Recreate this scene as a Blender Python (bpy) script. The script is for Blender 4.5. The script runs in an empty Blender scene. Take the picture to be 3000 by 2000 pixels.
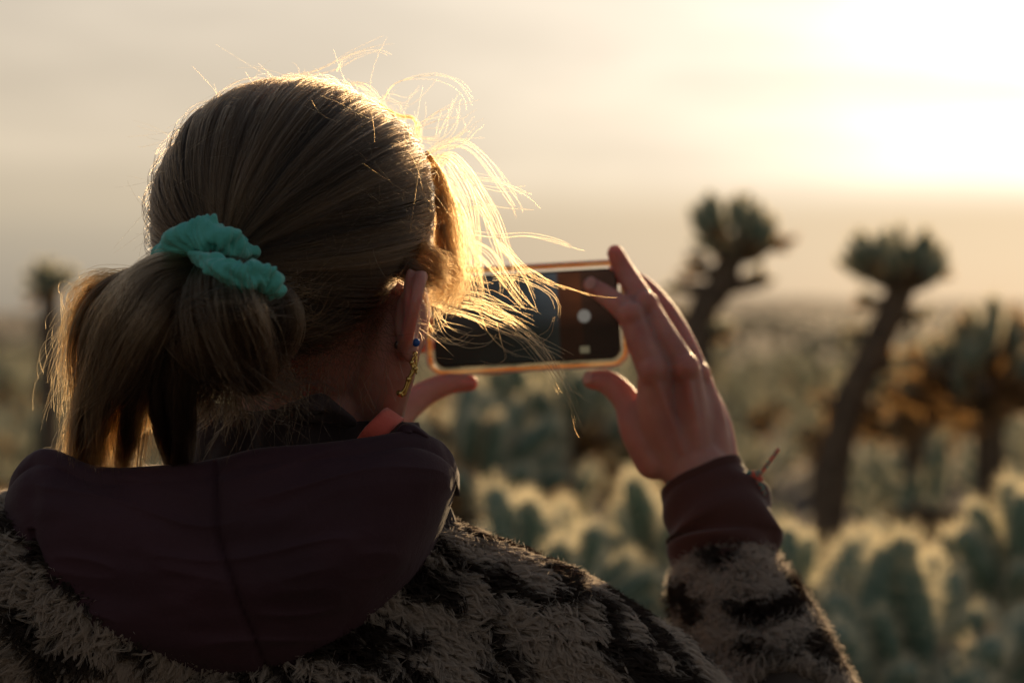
import bpy, bmesh, math, random
import numpy as np
from mathutils import Vector, Matrix

random.seed(7)
rng = np.random.default_rng(11)
S = bpy.context.scene
COL = S.collection

# ------------------------------------------------------------------ camera
EYE = 1.5
cam = bpy.data.cameras.new('camera')
cam.lens = 85; cam.sensor_width = 36
cam.shift_y = -85 / 3000
cam.clip_start = 0.05; cam.clip_end = 60000
cam.dof.use_dof = True
cam.dof.focus_distance = 1.56
cam.dof.aperture_fstop = 5.2
cam_o = bpy.data.objects.new('camera', cam); COL.objects.link(cam_o)
cam_o.location = (0, 0, EYE); cam_o.rotation_euler = (math.radians(90), 0, 0)
S.camera = cam_o

# ------------------------------------------------------------------ light
SUN_AZ, SUN_EL = math.radians(14.0), math.radians(10.6)      # right of the view axis, above the horizon
SUN = Vector((math.sin(SUN_AZ) * math.cos(SUN_EL), math.cos(SUN_AZ) * math.cos(SUN_EL), math.sin(SUN_EL)))
sl = bpy.data.lights.new('sun', 'SUN'); sl.energy = 5.0; sl.angle = math.radians(1.0); sl.color = (1.0, 0.70, 0.38)
so = bpy.data.objects.new('sun', sl); COL.objects.link(so)
so.rotation_euler = SUN.to_track_quat('Z', 'Y').to_euler()

W = bpy.data.worlds.new('World'); S.world = W; W.use_nodes = True
nt = W.node_tree; nt.nodes.clear()
def N(t, **k):
    n = nt.nodes.new(t)
    for a, b in k.items(): setattr(n, a, b)
    return n
def mth(op, a, b=None, c=None, clamp=False):
    n = N('ShaderNodeMath', operation=op); n.use_clamp = clamp
    for i, v in enumerate((a, b, c)):
        if v is None: continue
        if isinstance(v, (int, float)): n.inputs[i].default_value = v
        else: nt.links.new(v, n.inputs[i])
    return n.outputs[0]
def ramp(fac, stops, interp='LINEAR'):
    n = N('ShaderNodeValToRGB'); n.color_ramp.interpolation = interp
    els = n.color_ramp.elements
    while len(els) > 2: els.remove(els[-1])
    for i, (p, c) in enumerate(stops):
        e = els[i] if i < 2 else els.new(p)
        e.position = p; e.color = (*c, 1)
    nt.links.new(fac, n.inputs[0]); return n.outputs[0]
def mixc(f, a, b, mode='MIX'):
    n = N('ShaderNodeMix', data_type='RGBA', blend_type=mode)
    for s, v in ((n.inputs[0], f), (n.inputs[6], a), (n.inputs[7], b)):
        if isinstance(v, (int, float)): s.default_value = v
        elif isinstance(v, tuple): s.default_value = (*v, 1)
        else: nt.links.new(v, s)
    return n.outputs[2]
tc = N('ShaderNodeTexCoord'); vec = tc.outputs['Generated']
nrm = N('ShaderNodeVectorMath', operation='NORMALIZE'); nt.links.new(vec, nrm.inputs[0]); D = nrm.outputs[0]
sep = N('ShaderNodeSeparateXYZ'); nt.links.new(D, sep.inputs[0])
dot = N('ShaderNodeVectorMath', operation='DOT_PRODUCT'); nt.links.new(D, dot.inputs[0]); dot.inputs[1].default_value = SUN
cosang = mth('MAXIMUM', dot.outputs['Value'], 0.0)
ang = mth('ARCCOSINE', mth('MINIMUM', dot.outputs['Value'], 1.0))           # radians from the sun
el = mth('ARCSINE', sep.outputs['Z'])
sky = N('ShaderNodeTexSky', sky_type='NISHITA'); sky.sun_disc = False
sky.sun_elevation = SUN_EL; sky.sun_rotation = SUN_AZ; sky.dust_density = 1.2; sky.air_density = 1.0; sky.altitude = 800
bg1 = N('ShaderNodeBackground'); nt.links.new(sky.outputs[0], bg1.inputs[0]); bg1.inputs[1].default_value = 0.06
# thin high cloud lit by the low sun: streaks stretched along the horizon
mp = N('ShaderNodeMapping'); mp.inputs['Scale'].default_value = (5, 5, 42); mp.inputs['Rotation'].default_value = (0, math.radians(4), 0)
nt.links.new(D, mp.inputs[0])
nz = N('ShaderNodeTexNoise'); nz.inputs['Scale'].default_value = 1.1; nz.inputs['Detail'].default_value = 4; nz.inputs['Roughness'].default_value = 0.5
nt.links.new(mp.outputs[0], nz.inputs[0])
mp2 = N('ShaderNodeMapping'); mp2.inputs['Scale'].default_value = (7, 7, 34); mp2.inputs['Location'].default_value = (3.3, 1.2, 8)
nt.links.new(D, mp2.inputs[0])
nz2 = N('ShaderNodeTexNoise'); nz2.inputs['Scale'].default_value = 1.0; nz2.inputs['Detail'].default_value = 6
nt.links.new(mp2.outputs[0], nz2.inputs[0])
# glow of the veiled sun: wide, middle and narrow lobes, wider along the horizon
lobe_w = mth('ADD', 0.38, mth('MULTIPLY', mth('POWER', cosang, 3.0), 0.64))
lobe_m = mth('EXPONENT', mth('MULTIPLY', ang, -7.5))
lobe_n = mth('EXPONENT', mth('MULTIPLY', mth('MULTIPLY', ang, ang), -60.0))
streak = mth('SUBTRACT', mth('MULTIPLY', nz.outputs[0], 2.0), 1.0)
glow = mth('ADD', mth('MULTIPLY', lobe_m, 0.80), mth('MULTIPLY', lobe_n, mth('ADD', 0.85, mth('MULTIPLY', streak, 1.7))))
wide = mixc(1.0, ramp(mth('MULTIPLY', el, 1.0), [(0.0, (.69, .57, .425)), (0.045, (.76, .625, .455)), (0.13, (.81, .69, .54)), (0.4, (.60, .58, .56)), (1.0, (.36, .40, .46))]),
            lobe_w, 'MULTIPLY')
rgb = N('ShaderNodeMix', data_type='RGBA', blend_type='MIX')
gl = mixc(1.0, (1.0, .955, .89), glow, 'MULTIPLY')
tot = mixc(1.0, wide, gl, 'ADD')
# cloud veil brightness variation at the top
var = mth('ADD', 1.0, mth('MULTIPLY', mth('SUBTRACT', nz2.outputs[0], 0.5), 0.62))
tot = mixc(1.0, tot, var, 'MULTIPLY')
# bank of haze standing on the horizon: its top edge lies about 2.8 degrees up and fades away from the sun
edge = mth('ADD', 0.0475, mth('MULTIPLY', streak, 0.004))
soft = mth('ADD', 0.003, mth('MULTIPLY', ang, 0.030))
bank = mth('DIVIDE', mth('SUBTRACT', mth('ADD', edge, soft), el), mth('MULTIPLY', soft, 2.0), clamp=True)
bank = mth('SMOOTHSTEP', bank, 0.0, 1.0) if False else bank
bankcol = mixc(mth('MULTIPLY', ang, 2.3, clamp=True), ramp(mth('MULTIPLY', el, 20.0), [(0.0, (.94, .88, .84)), (0.4, (.86, .82, .78)), (0.95, (.70, .66, .62))]), ramp(mth('MULTIPLY', el, 20.0), [(0.0, (.50, .55, .62)), (0.4, (.66, .70, .76)), (0.95, (.84, .86, .88))]))
tot = mixc(bank, tot, mixc(1.0, mixc(1.0, wide, mixc(1.0, (1.0, .78, .53), mth('MULTIPLY', lobe_m, 0.70), 'MULTIPLY'), 'ADD'), bankcol, 'MULTIPLY'))
bg2 = N('ShaderNodeBackground'); nt.links.new(tot, bg2.inputs[0]); bg2.inputs[1].default_value = 1.0
# the veil covers the sky low down and opens to clear sky higher up
add = N('ShaderNodeMixShader'); cover = ramp(el, [(0.25, (.94, .94, .94)), (0.9, (.45, .45, .45))])
nt.links.new(cover, add.inputs[0]); nt.links.new(bg1.outputs[0], add.inputs[1]); nt.links.new(bg2.outputs[0], add.inputs[2])
wo = N('ShaderNodeOutputWorld'); nt.links.new(add.outputs[0], wo.inputs[0])
W.cycles.sampling_method = 'MANUAL'; W.cycles.sample_map_resolution = 1024

S.view_settings.view_transform = 'Standard'; S.view_settings.look = 'None'
S.view_settings.exposure = 0.0; S.view_settings.gamma = 1.0; S.view_settings.use_curve_mapping = False
S.render.engine = 'CYCLES'
S.cycles.use_denoising = True
S.cycles.max_bounces = 8; S.cycles.diffuse_bounces = 3; S.cycles.transparent_max_bounces = 12
S.cycles.sample_clamp_indirect = 4; S.cycles.sample_clamp_direct = 12
S.cycles.caustics_reflective = False; S.cycles.caustics_refractive = False

# ------------------------------------------------------------------ helpers
F, CX, HY = 85 / 36 * 3000, 1500, 915
def P(px, py, d):
    """world point seen at photo pixel (px, py) and standing d metres ahead"""
    return Vector(((px - CX) / F * d, d, EYE + (HY - py) / F * d))

_lat = rng.random((32, 32, 32))
def vnoise(p, scale=1.0, seed=0):
    """smooth value noise of points (n,3), range -1..1"""
    q = np.asarray(p, float) * scale + seed * 7.31
    i = np.floor(q).astype(int); f = q - i; f = f * f * (3 - 2 * f)
    def L(a, b, c): return _lat[(i[..., 0] + a) % 32, (i[..., 1] + b) % 32, (i[..., 2] + c) % 32]
    x, y, z = f[..., 0], f[..., 1], f[..., 2]
    r = 0
    for a in (0, 1):
        for b in (0, 1):
            for c in (0, 1):
                r = r + L(a, b, c) * (x if a else 1 - x) * (y if b else 1 - y) * (z if c else 1 - z)
    return r * 2 - 1
def vnoise3(p, scale=1.0, seed=0):
    return np.stack([vnoise(p, scale, seed + k * 3.7) for k in range(3)], -1)

def catmull(pts, n):
    pts = np.asarray([list(p) for p in pts], float)
    k = len(pts)
    if k == 2:
        t = np.linspace(0, 1, n)[:, None]; return pts[0] * (1 - t) + pts[1] * t
    ext = np.vstack([2 * pts[0] - pts[1], pts, 2 * pts[-1] - pts[-2]])
    u = np.linspace(0, k - 1 - 1e-9, n); i = u.astype(int); t = (u - i)[:, None]
    a, b, c, d = ext[i], ext[i + 1], ext[i + 2], ext[i + 3]
    return 0.5 * ((2 * b) + (c - a) * t + (2 * a - 5 * b + 4 * c - d) * t * t + (3 * b - a - 3 * c + d) * t ** 3)

def link(o, parent=None, **tags):
    COL.objects.link(o)
    if parent is not None: o.parent = parent
    for k, v in tags.items(): o[k] = v
    return o
def mesh_obj(name, verts, faces, mats, parent=None, smooth=True, **tags):
    me = bpy.data.meshes.new(name)
    me.from_pydata([tuple(v) for v in verts], [], [tuple(f) for f in faces]); me.validate()
    for m in (mats if isinstance(mats, (list, tuple)) else [mats]): me.materials.append(m)
    if smooth: me.polygons.foreach_set('use_smooth', [True] * len(me.polygons))
    o = bpy.data.objects.new(name, me)
    return link(o, parent, **tags)
def empty(name, loc, **tags):
    o = bpy.data.objects.new(name, None); o.location = loc; o.empty_display_size = .1
    return link(o, None, **tags)

def tube(pts, radii, n=24, seg=16, flat=None, caps=True, closed=False):
    """verts, faces of a smooth tapering tube; flat=(axis, factor) squashes the section along the axis"""
    c = catmull(pts, n); r = catmull([[x] for x in radii], n)[:, 0] if len(radii) > 1 else np.full(n, radii[0])
    if closed:
        tan = np.roll(c, -1, 0) - np.roll(c, 1, 0)
    else:
        tan = np.gradient(c, axis=0)
    tan /= np.linalg.norm(tan, axis=1)[:, None] + 1e-12
    up = np.array([0, 0, 1.]) if abs(tan[0][2]) < .9 else np.array([1., 0, 0])
    u = np.cross(tan[0], up); u /= np.linalg.norm(u)
    rings = []; rr = []; cc = []; tt = []
    if caps and not closed:
        for a in (80, 55, 28):
            s, k = math.sin(math.radians(a)), math.cos(math.radians(a)); cc.append(c[0] - tan[0] * r[0] * s); rr.append(r[0] * k); tt.append(tan[0])
    for i in range(n): cc.append(c[i]); rr.append(r[i]); tt.append(tan[i])
    if caps and not closed:
        for a in (28, 55, 80):
            s, k = math.sin(math.radians(a)), math.cos(math.radians(a)); cc.append(c[-1] + tan[-1] * r[-1] * s); rr.append(r[-1] * k); tt.append(tan[-1])
    V = []; ang_ = np.arange(seg) / seg * 2 * math.pi
    for C_, R_, T_ in zip(cc, rr, tt):
        u = u - T_ * np.dot(u, T_); u /= np.linalg.norm(u) + 1e-12
        w = np.cross(T_, u)
        ring = np.outer(np.cos(ang_) * R_, u) + np.outer(np.sin(ang_) * R_, w)
        if flat is not None:
            ax = np.array(flat[0], float); ax /= np.linalg.norm(ax)
            ring = ring - np.outer(ring @ ax, ax) * (1 - flat[1])
        V.append(C_ + ring)
    m = len(V); V = np.vstack(V); Fc = []
    for i in range(m if closed else m - 1):
        for j in range(seg):
            a, b = i * seg + j, i * seg + (j + 1) % seg
            c2, d2 = ((i + 1) % m) * seg + (j + 1) % seg, ((i + 1) % m) * seg + j
            Fc.append((a, b, c2, d2))
    if not closed:
        Fc.append(tuple(range(seg - 1, -1, -1))); Fc.append(tuple(range((m - 1) * seg, m * seg)))
    return V, Fc
def ellipsoid(c, r, rot=None, nu=28, nv=18):
    V = []; Fc = []
    for i in range(nv + 1):
        th = math.pi * i / nv
        for j in range(nu):
            ph = 2 * math.pi * j / nu
            V.append((math.sin(th) * math.cos(ph) * r[0], math.sin(th) * math.sin(ph) * r[1], math.cos(th) * r[2]))
    V = np.array(V)
    if rot is not None: V = V @ np.array(rot.to_3x3()).T
    V = V + np.array(c)
    for i in range(nv):
        for j in range(nu):
            a, b = i * nu + j, i * nu + (j + 1) % nu
            Fc.append((a, a + nu, b + nu, b))
    return V, Fc
def merge(parts):
    V = []; Fc = []; o = 0
    for v, f in parts:
        V.append(v); Fc += [tuple(i + o for i in q) for q in f]; o += len(v)
    return np.vstack(V), Fc
def union(name, parts, voxel, smooth_it, mats, parent=None, **tags):
    """one continuous surface grown over overlapping closed pieces"""
    V, Fc = merge(parts)
    o = mesh_obj(name, V, Fc, mats)
    bm = bmesh.new(); bm.from_mesh(o.data); bmesh.ops.remove_doubles(bm, verts=bm.verts, dist=1e-6)
    bmesh.ops.recalc_face_normals(bm, faces=bm.faces); bm.to_mesh(o.data); bm.free()
    m = o.modifiers.new('r', 'REMESH'); m.mode = 'VOXEL'; m.voxel_size = voxel; m.use_smooth_shade = True
    if smooth_it:
        s = o.modifiers.new('s', 'SMOOTH'); s.factor = 0.5; s.iterations = smooth_it
    dg = bpy.context.evaluated_depsgraph_get()
    me = bpy.data.meshes.new_from_object(o.evaluated_get(dg)); old = o.data
    o.modifiers.clear(); o.data = me; bpy.data.meshes.remove(old); me.name = name
    me.polygons.foreach_set('use_smooth', [True] * len(me.polygons))
    if parent is not None: o.parent = parent
    for k, v in tags.items(): o[k] = v
    return o

def strands(name, pos, r0, r1, mat, parent=None, tone=None, curl=0.0, **tags):
    """pos (K,n,3) -> one curves object; r0, r1 root and tip radius (scalar or (K,))"""
    pos = np.asarray(pos, np.float32); K, n = pos.shape[:2]
    hc = bpy.data.hair_curves.new(name); hc.add_curves([n] * K)
    hc.position_data.foreach_set('vector', pos.reshape(-1))
    ra = hc.attributes.get('radius') or hc.attributes.new('radius', 'FLOAT', 'POINT')
    t = np.linspace(0, 1, n)[None]
    R = np.broadcast_to(np.asarray(r0, float).reshape(-1, 1), (K, 1)) * (1 - t ** 1.6) + np.broadcast_to(np.asarray(r1, float).reshape(-1, 1), (K, 1)) * t ** 1.6
    ra.data.foreach_set('value', R.astype(np.float32).reshape(-1))
    if tone is not None:
        a = hc.attributes.new('tone', 'FLOAT', 'CURVE'); a.data.foreach_set('value', np.asarray(tone, np.float32))
    hc.materials.append(mat)
    return link(bpy.data.objects.new(name, hc), parent, **tags)

# ------------------------------------------------------------------ materials
def mat(name, col=(.5, .5, .5), rough=.6, **kw):
    m = bpy.data.materials.new(name); m.use_nodes = True
    b = m.node_tree.nodes['Principled BSDF']
    b.inputs['Base Color'].default_value = (*col, 1); b.inputs['Roughness'].default_value = rough
    for k, v in kw.items():
        b.inputs[k.replace('_', ' ')].default_value = v
    return m
def mn(m, t, **k):
    n = m.node_tree.nodes.new(t)
    for a, b in k.items(): setattr(n, a, b)
    return n
def noise_colour(m, c1, c2, scale, detail=4, lo=.35, hi=.65, bump=0, bscale=None, stretch=None, bdist=.002):
    L = m.node_tree.links; b = m.node_tree.nodes['Principled BSDF']
    t = mn(m, 'ShaderNodeTexCoord'); mp_ = mn(m, 'ShaderNodeMapping'); L.new(t.outputs['Object'], mp_.inputs[0])
    if stretch: mp_.inputs['Scale'].default_value = stretch
    n = mn(m, 'ShaderNodeTexNoise'); n.inputs['Scale'].default_value = scale; n.inputs['Detail'].default_value = detail
    L.new(mp_.outputs[0], n.inputs[0])
    r = mn(m, 'ShaderNodeValToRGB'); r.color_ramp.elements[0].position = lo; r.color_ramp.elements[1].position = hi
    r.color_ramp.elements[0].color = (*c1, 1); r.color_ramp.elements[1].color = (*c2, 1)
    L.new(n.outputs[0], r.inputs[0]); L.new(r.outputs[0], b.inputs['Base Color'])
    if bump:
        n2 = mn(m, 'ShaderNodeTexNoise'); n2.inputs['Scale'].default_value = bscale or scale * 6; n2.inputs['Detail'].default_value = 5
        L.new(t.outputs['Object'], n2.inputs[0])
        bp = mn(m, 'ShaderNodeBump'); bp.inputs['Strength'].default_value = bump; bp.inputs['Distance'].default_value = bdist
        L.new(n2.outputs[0], bp.inputs['Height']); L.new(bp.outputs[0], b.inputs['Normal'])
    return m

SKIN = mat('skin', (.56, .30, .22), .52, Subsurface_Weight=1.0, Subsurface_Scale=.016)
SKIN.node_tree.nodes['Principled BSDF'].inputs['Subsurface Radius'].default_value = (1.0, .32, .16)
noise_colour(SKIN, (.46, .20, .165), (.58, .30, .25), 28, bump=.25, bscale=900, bdist=.0006)
NAIL = mat('nail', (.60, .33, .27), .25)

def hair_mat(name, dark, light, rough=.32):
    m = bpy.data.materials.new(name); m.use_nodes = True; T = m.node_tree; T.nodes.clear(); L = T.links
    o = mn(m, 'ShaderNodeOutputMaterial'); h = mn(m, 'ShaderNodeBsdfHairPrincipled')
    h.parametrization = 'COLOR'
    h.inputs['Roughness'].default_value = rough; h.inputs['Radial Roughness'].default_value = .35
    h.inputs['Random Roughness'].default_value = .2; h.inputs['IOR'].default_value = 1.45
    a = mn(m, 'ShaderNodeAttribute'); a.attribute_name = 'tone'
    hi = mn(m, 'ShaderNodeHairInfo')
    s = mn(m, 'ShaderNodeMath', operation='MULTIPLY_ADD'); L.new(hi.outputs['Random'], s.inputs[0]); s.inputs[1].default_value = .35; L.new(a.outputs['Fac'], s.inputs[2])
    r = mn(m, 'ShaderNodeValToRGB'); r.color_ramp.elements[0].color = (*dark, 1); r.color_ramp.elements[1].color = (*light, 1)
    r.color_ramp.elements[0].position = .15; r.color_ramp.elements[1].position = 1.1 if False else 1.0
    L.new(s.outputs[0], r.inputs[0]); L.new(r.outputs[0], h.inputs['Color'])
    L.new(h.outputs[0], o.inputs[0]); return m
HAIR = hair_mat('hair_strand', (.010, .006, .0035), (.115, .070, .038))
HAIR_SUNLIT = hair_mat('sunlit_loose_hair', (.075, .030, .009), (.22, .10, .030))  # paler copy of the hair, golden backlight put into its colour
TAIL = hair_mat('tail_strand', (.010, .006, .0035), (.11, .066, .034))
SCALP = mat('hair_base', (.05, .032, .02), .7)
noise_colour(SCALP, (.035, .022, .014), (.085, .058, .038), 60)

def fur_mat():
    m = bpy.data.materials.new('fleece_pile'); m.use_nodes = True; T = m.node_tree; T.nodes.clear(); L = T.links
    o = mn(m, 'ShaderNodeOutputMaterial')
    a = mn(m, 'ShaderNodeAttribute'); a.attribute_name = 'tone'
    r = mn(m, 'ShaderNodeValToRGB'); e = r.color_ramp.elements
    e[0].color = (.026, .012, .008, 1); e[0].position = .42; e[1].color = (.68, .60, .52, 1); e[1].position = .60
    L.new(a.outputs['Fac'], r.inputs[0])
    d = mn(m, 'ShaderNodeBsdfDiffuse'); t = mn(m, 'ShaderNodeBsdfTranslucent'); mx = mn(m, 'ShaderNodeMixShader'); mx.inputs[0].default_value = .68
    L.new(r.outputs[0], d.inputs[0]); L.new(r.outputs[0], t.inputs[0]); L.new(d.outputs[0], mx.inputs[1]); L.new(t.outputs[0], mx.inputs[2])
    g = mn(m, 'ShaderNodeBsdfGlossy'); g.inputs['Roughness'].default_value = .45; g.inputs[0].default_value = (.8, .7, .6, 1)
    m2 = mn(m, 'ShaderNodeMixShader'); m2.inputs[0].default_value = .06
    L.new(mx.outputs[0], m2.inputs[1]); L.new(g.outputs[0], m2.inputs[2]); L.new(m2.outputs[0], o.inputs[0])
    return m
FUR = fur_mat()
FLEECE = noise_colour(mat('fleece_backing', (.1, .08, .07), .95), (.02, .012, .01), (.10, .08, .065), 22)

def cloth(name, c1, c2, sheen=.25, thread=2600, bump=.35):
    m = mat(name, c1, .82, Sheen_Weight=sheen, Sheen_Roughness=.4)
    noise_colour(m, c1, c2, 9, detail=6)
    L = m.node_tree.links; b = m.node_tree.nodes['Principled BSDF']
    t = mn(m, 'ShaderNodeTexCoord')
    w = mn(m, 'ShaderNodeTexNoise'); w.inputs['Scale'].default_value = thread / 4; w.inputs['Detail'].default_value = 2; w.inputs['Distortion'].default_value = .3
    n = mn(m, 'ShaderNodeTexNoise'); n.inputs['Scale'].default_value = 26; n.inputs['Detail'].default_value = 7; n.inputs['Distortion'].default_value = .8
    L.new(t.outputs['Object'], w.inputs[0]); L.new(t.outputs['Object'], n.inputs[0])
    b1 = mn(m, 'ShaderNodeBump'); b1.inputs['Strength'].default_value = bump; b1.inputs['Distance'].default_value = .0006; L.new(w.outputs['Fac'], b1.inputs['Height'])
    b2 = mn(m, 'ShaderNodeBump'); b2.inputs['Strength'].default_value = .6; b2.inputs['Distance'].default_value = .004; L.new(n.outputs[0], b2.inputs['Height'])
    L.new(b1.outputs[0], b2.inputs['Normal']); L.new(b2.outputs[0], b.inputs['Normal'])
    return m
MAROON = cloth('maroon_cloth', (.034, .0115, .020), (.058, .020, .033), sheen=.06)
LINING = cloth('dark_lining', (.026, .015, .016), (.042, .026, .028), sheen=.1)
CUFFM = cloth('cuff_jersey', (.075, .026, .022), (.10, .034, .03))
CORAL = cloth('coral_tape', (.62, .10, .07), (.70, .13, .09), bump=.6)
TEAL = cloth('teal_cotton', (.075, .43, .37), (.13, .56, .49), sheen=.4, bump=.9)
GOLD = mat('gold', (.75, .52, .18), .25, Metallic=1.0)
EYEM = mat('eye', (.8, .78, .75), .15)

# ------------------------------------------------------------------ ground
gm = mat('desert_soil', (.2, .14, .1), .95)
noise_colour(gm, (.06, .045, .032), (.15, .11, .08), 1.3, detail=9, bump=.8, bscale=14, bdist=.03)
def ground():
    xs = np.concatenate([-np.geomspace(20000, 12, 22), np.linspace(-10, 10, 60), np.geomspace(12, 20000, 22)])
    ys = np.concatenate([-np.geomspace(4000, 3, 14), np.linspace(-2, 30, 110), np.geomspace(33, 30000, 26)])
    X, Y = np.meshgrid(xs, ys); p = np.stack([X.ravel(), Y.ravel(), X.ravel() * 0], -1)
    far = np.clip(1 - np.abs(p[:, 1]) / 60, 0, 1)
    p[:, 2] = (vnoise(p, .45, 1) * .07 + vnoise(p, 2.1, 2) * .02) * far - .02
    nx = len(xs); Fc = [(j * nx + i, j * nx + i + 1, (j + 1) * nx + i + 1, (j + 1) * nx + i) for j in range(len(ys) - 1) for i in range(nx - 1)]
    mesh_obj('ground', p, Fc, gm, kind='structure')
ground()
def hills():
    hm = mat('distant_hill_soil', (.20, .16, .13), 1.0)
    V = []; Fc = []; n = 90; rows = 6
    for j in range(rows):
        for i in range(n):
            a = math.radians(-32 + 64 * i / (n - 1)); y = 9000 + j * 500
            h = (40 + 30 * math.sin(i * .13 + 1) + 14 * math.sin(i * .41) + 6 * math.sin(i * 1.3)) * math.sin(math.pi * j / (rows - 1)) ** .8 * 1.0
            V.append((math.tan(a) * y, y, h - 2))
    for j in range(rows - 1):
        for i in range(n - 1): Fc.append((j * n + i, j * n + i + 1, (j + 1) * n + i + 1, (j + 1) * n + i))
    mesh_obj('hills', V, Fc, hm, kind='structure')
hills()

# ------------------------------------------------------------------ cholla cacti
def spine_mat(name, col, tr):
    m = bpy.data.materials.new(name); m.use_nodes = True; T = m.node_tree; T.nodes.clear(); L = T.links
    o = mn(m, 'ShaderNodeOutputMaterial'); d = mn(m, 'ShaderNodeBsdfDiffuse'); t = mn(m, 'ShaderNodeBsdfTranslucent'); mx = mn(m, 'ShaderNodeMixShader')
    d.inputs[0].default_value = (*col, 1); t.inputs[0].default_value = (*tr, 1); mx.inputs[0].default_value = .6
    L.new(d.outputs[0], mx.inputs[1]); L.new(t.outputs[0], mx.inputs[2]); L.new(mx.outputs[0], o.inputs[0]); return m
SP_FRESH = spine_mat('straw_spines', (.80, .82, .70), (1.0, .88, .62))
SP_OLD = spine_mat('rust_spines', (.42, .23, .10), (1.0, .60, .22))
SP_DARK = spine_mat('dead_spines', (.20, .15, .11), (.30, .20, .12))
GREEN = noise_colour(mat('cholla_skin', (.1, .16, .11), .6), (.11, .19, .15), (.18, .28, .22), 30)
BROWN = noise_colour(mat('old_cholla_skin', (.12, .07, .04), .8), (.07, .04, .025), (.16, .09, .05), 30)
BARK = noise_colour(mat('cholla_bark', (.05, .035, .03), .95), (.10, .074, .055), (.21, .155, .11), 30)

def joint_geo(length, rad, nsp, splen, width, seed, seg=8):
    """a spiny stem joint along +Z: core (material 0) and single-triangle spines (material 1)"""
    r = np.random.default_rng(seed)
    V, Fc = tube([(0, 0, rad * .6), (0, 0, length * .5), (0, 0, length - rad)], [rad * .75, rad, rad * .72], n=5, seg=seg)
    Fc = [f for f in Fc]; nc = len(Fc)
    V = list(map(tuple, V)); mi = [0] * nc
    z = r.random(nsp); a = r.random(nsp) * 2 * math.pi
    for k in range(nsp):
        zz = z[k] * length
        tipness = max(0, (z[k] - .78) / .22)
        dirv = np.array([math.cos(a[k]) * (1 - tipness * .85), math.sin(a[k]) * (1 - tipness * .85), .25 + tipness * 1.3]) + r.normal(0, .28, 3)
        dirv /= np.linalg.norm(dirv)
        base = np.array([math.cos(a[k]) * rad * .9 * (1 - tipness * .6), math.sin(a[k]) * rad * .9 * (1 - tipness * .6), zz - rad * .1])
        side = np.cross(dirv, r.normal(0, 1, 3)); side /= np.linalg.norm(side)
        l = splen * r.uniform(.6, 1.1); o = len(V)
        V += [tuple(base - side * width), tuple(base + side * width), tuple(base + dirv * l)]; Fc.append((o, o + 1, o + 2)); mi.append(1)
    return V, Fc, mi
def joint_mesh(name, mats, *a):
    V, Fc, mi = joint_geo(*a)
    me = bpy.data.meshes.new(name); me.from_pydata(V, [], Fc)
    for m in mats: me.materials.append(m)
    me.polygons.foreach_set('material_index', mi); me.polygons.foreach_set('use_smooth', [True] * len(Fc))
    return me
JF = [joint_mesh('stem_joint', (GREEN, SP_FRESH), .135, .0205, 700, .025, .0005, 10 + k) for k in range(3)]
JO = [joint_mesh('old_stem_joint', (BROWN, SP_OLD), .12, .016, 420, .022, .0006, 20 + k) for k in range(2)]
TF = [joint_mesh('stem_joint_far', (GREEN, SP_FRESH), .13, .020, 190, .024, .0008, 30 + k, 6) for k in range(3)]
TO = [joint_mesh('old_stem_joint_far', (BROWN, SP_OLD), .12, .017, 160, .024, .0012, 40 + k, 6) for k in range(2)]

def frame_to(v):
    return Vector(v).to_track_quat('Z', 'Y')
def grow(rs, height, spread, njoint, trunk_path=None, crown=None, old_share=.35):
    """branch skeleton: returns trunk tube list and joint placements (origin, dir, scale, old)"""
    r = random.Random(rs); T = []; J = []
    tp = trunk_path or [(0, 0, -.05), (r.uniform(-.03, .03), 0, height * .3), (r.uniform(-.06, .06), r.uniform(-.05, .05), height * .55)]
    T.append((tp, [.05, .045, .035] if len(tp) == 3 else list(np.linspace(.05, .034, len(tp)))))
    top = Vector(tp[-1])
    nb = max(5, njoint // 8)
    for b in range(nb):
        a = 2 * math.pi * b / nb + r.uniform(-.4, .4); up = r.uniform(.15, 1.0)
        start = Vector(tp[-2]).lerp(top, r.uniform(.3, 1.0)) if b % 2 else top
        dirv = Vector((math.cos(a) * (1 - up * .45), math.sin(a) * (1 - up * .45), up)).normalized()
        L_ = r.uniform(.35, .62) * spread
        mid = start + dirv * L_ * .5; end = start + dirv * L_ + Vector((0, 0, .12 * spread))
        T.append(([tuple(start), tuple(mid), tuple(end)], [.026, .021, .016]))
        k = njoint // nb
        for j in range(k):
            t = r.uniform(.25, 1.0); o = start.lerp(end, t)
            jd = (dirv * r.uniform(.2, 1.0) + Vector((r.gauss(0, .55), r.gauss(0, .55), r.uniform(.1, 1.1)))).normalized()
            old = r.random() < old_share * (1.6 - t * 1.3)
            if old: jd = (jd + Vector((0, 0, -r.uniform(.4, 1.5)))).normalized()
            J.append((o, jd, r.uniform(.65, 1.15), old))
            if not old and r.random() < .6:
                o2 = o + jd * .11; jd2 = (jd + Vector((r.gauss(0, .5), r.gauss(0, .5), r.uniform(.1, .7)))).normalized()
                J.append((o2, jd2, r.uniform(.5, .95), False))
    return T, J
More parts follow.
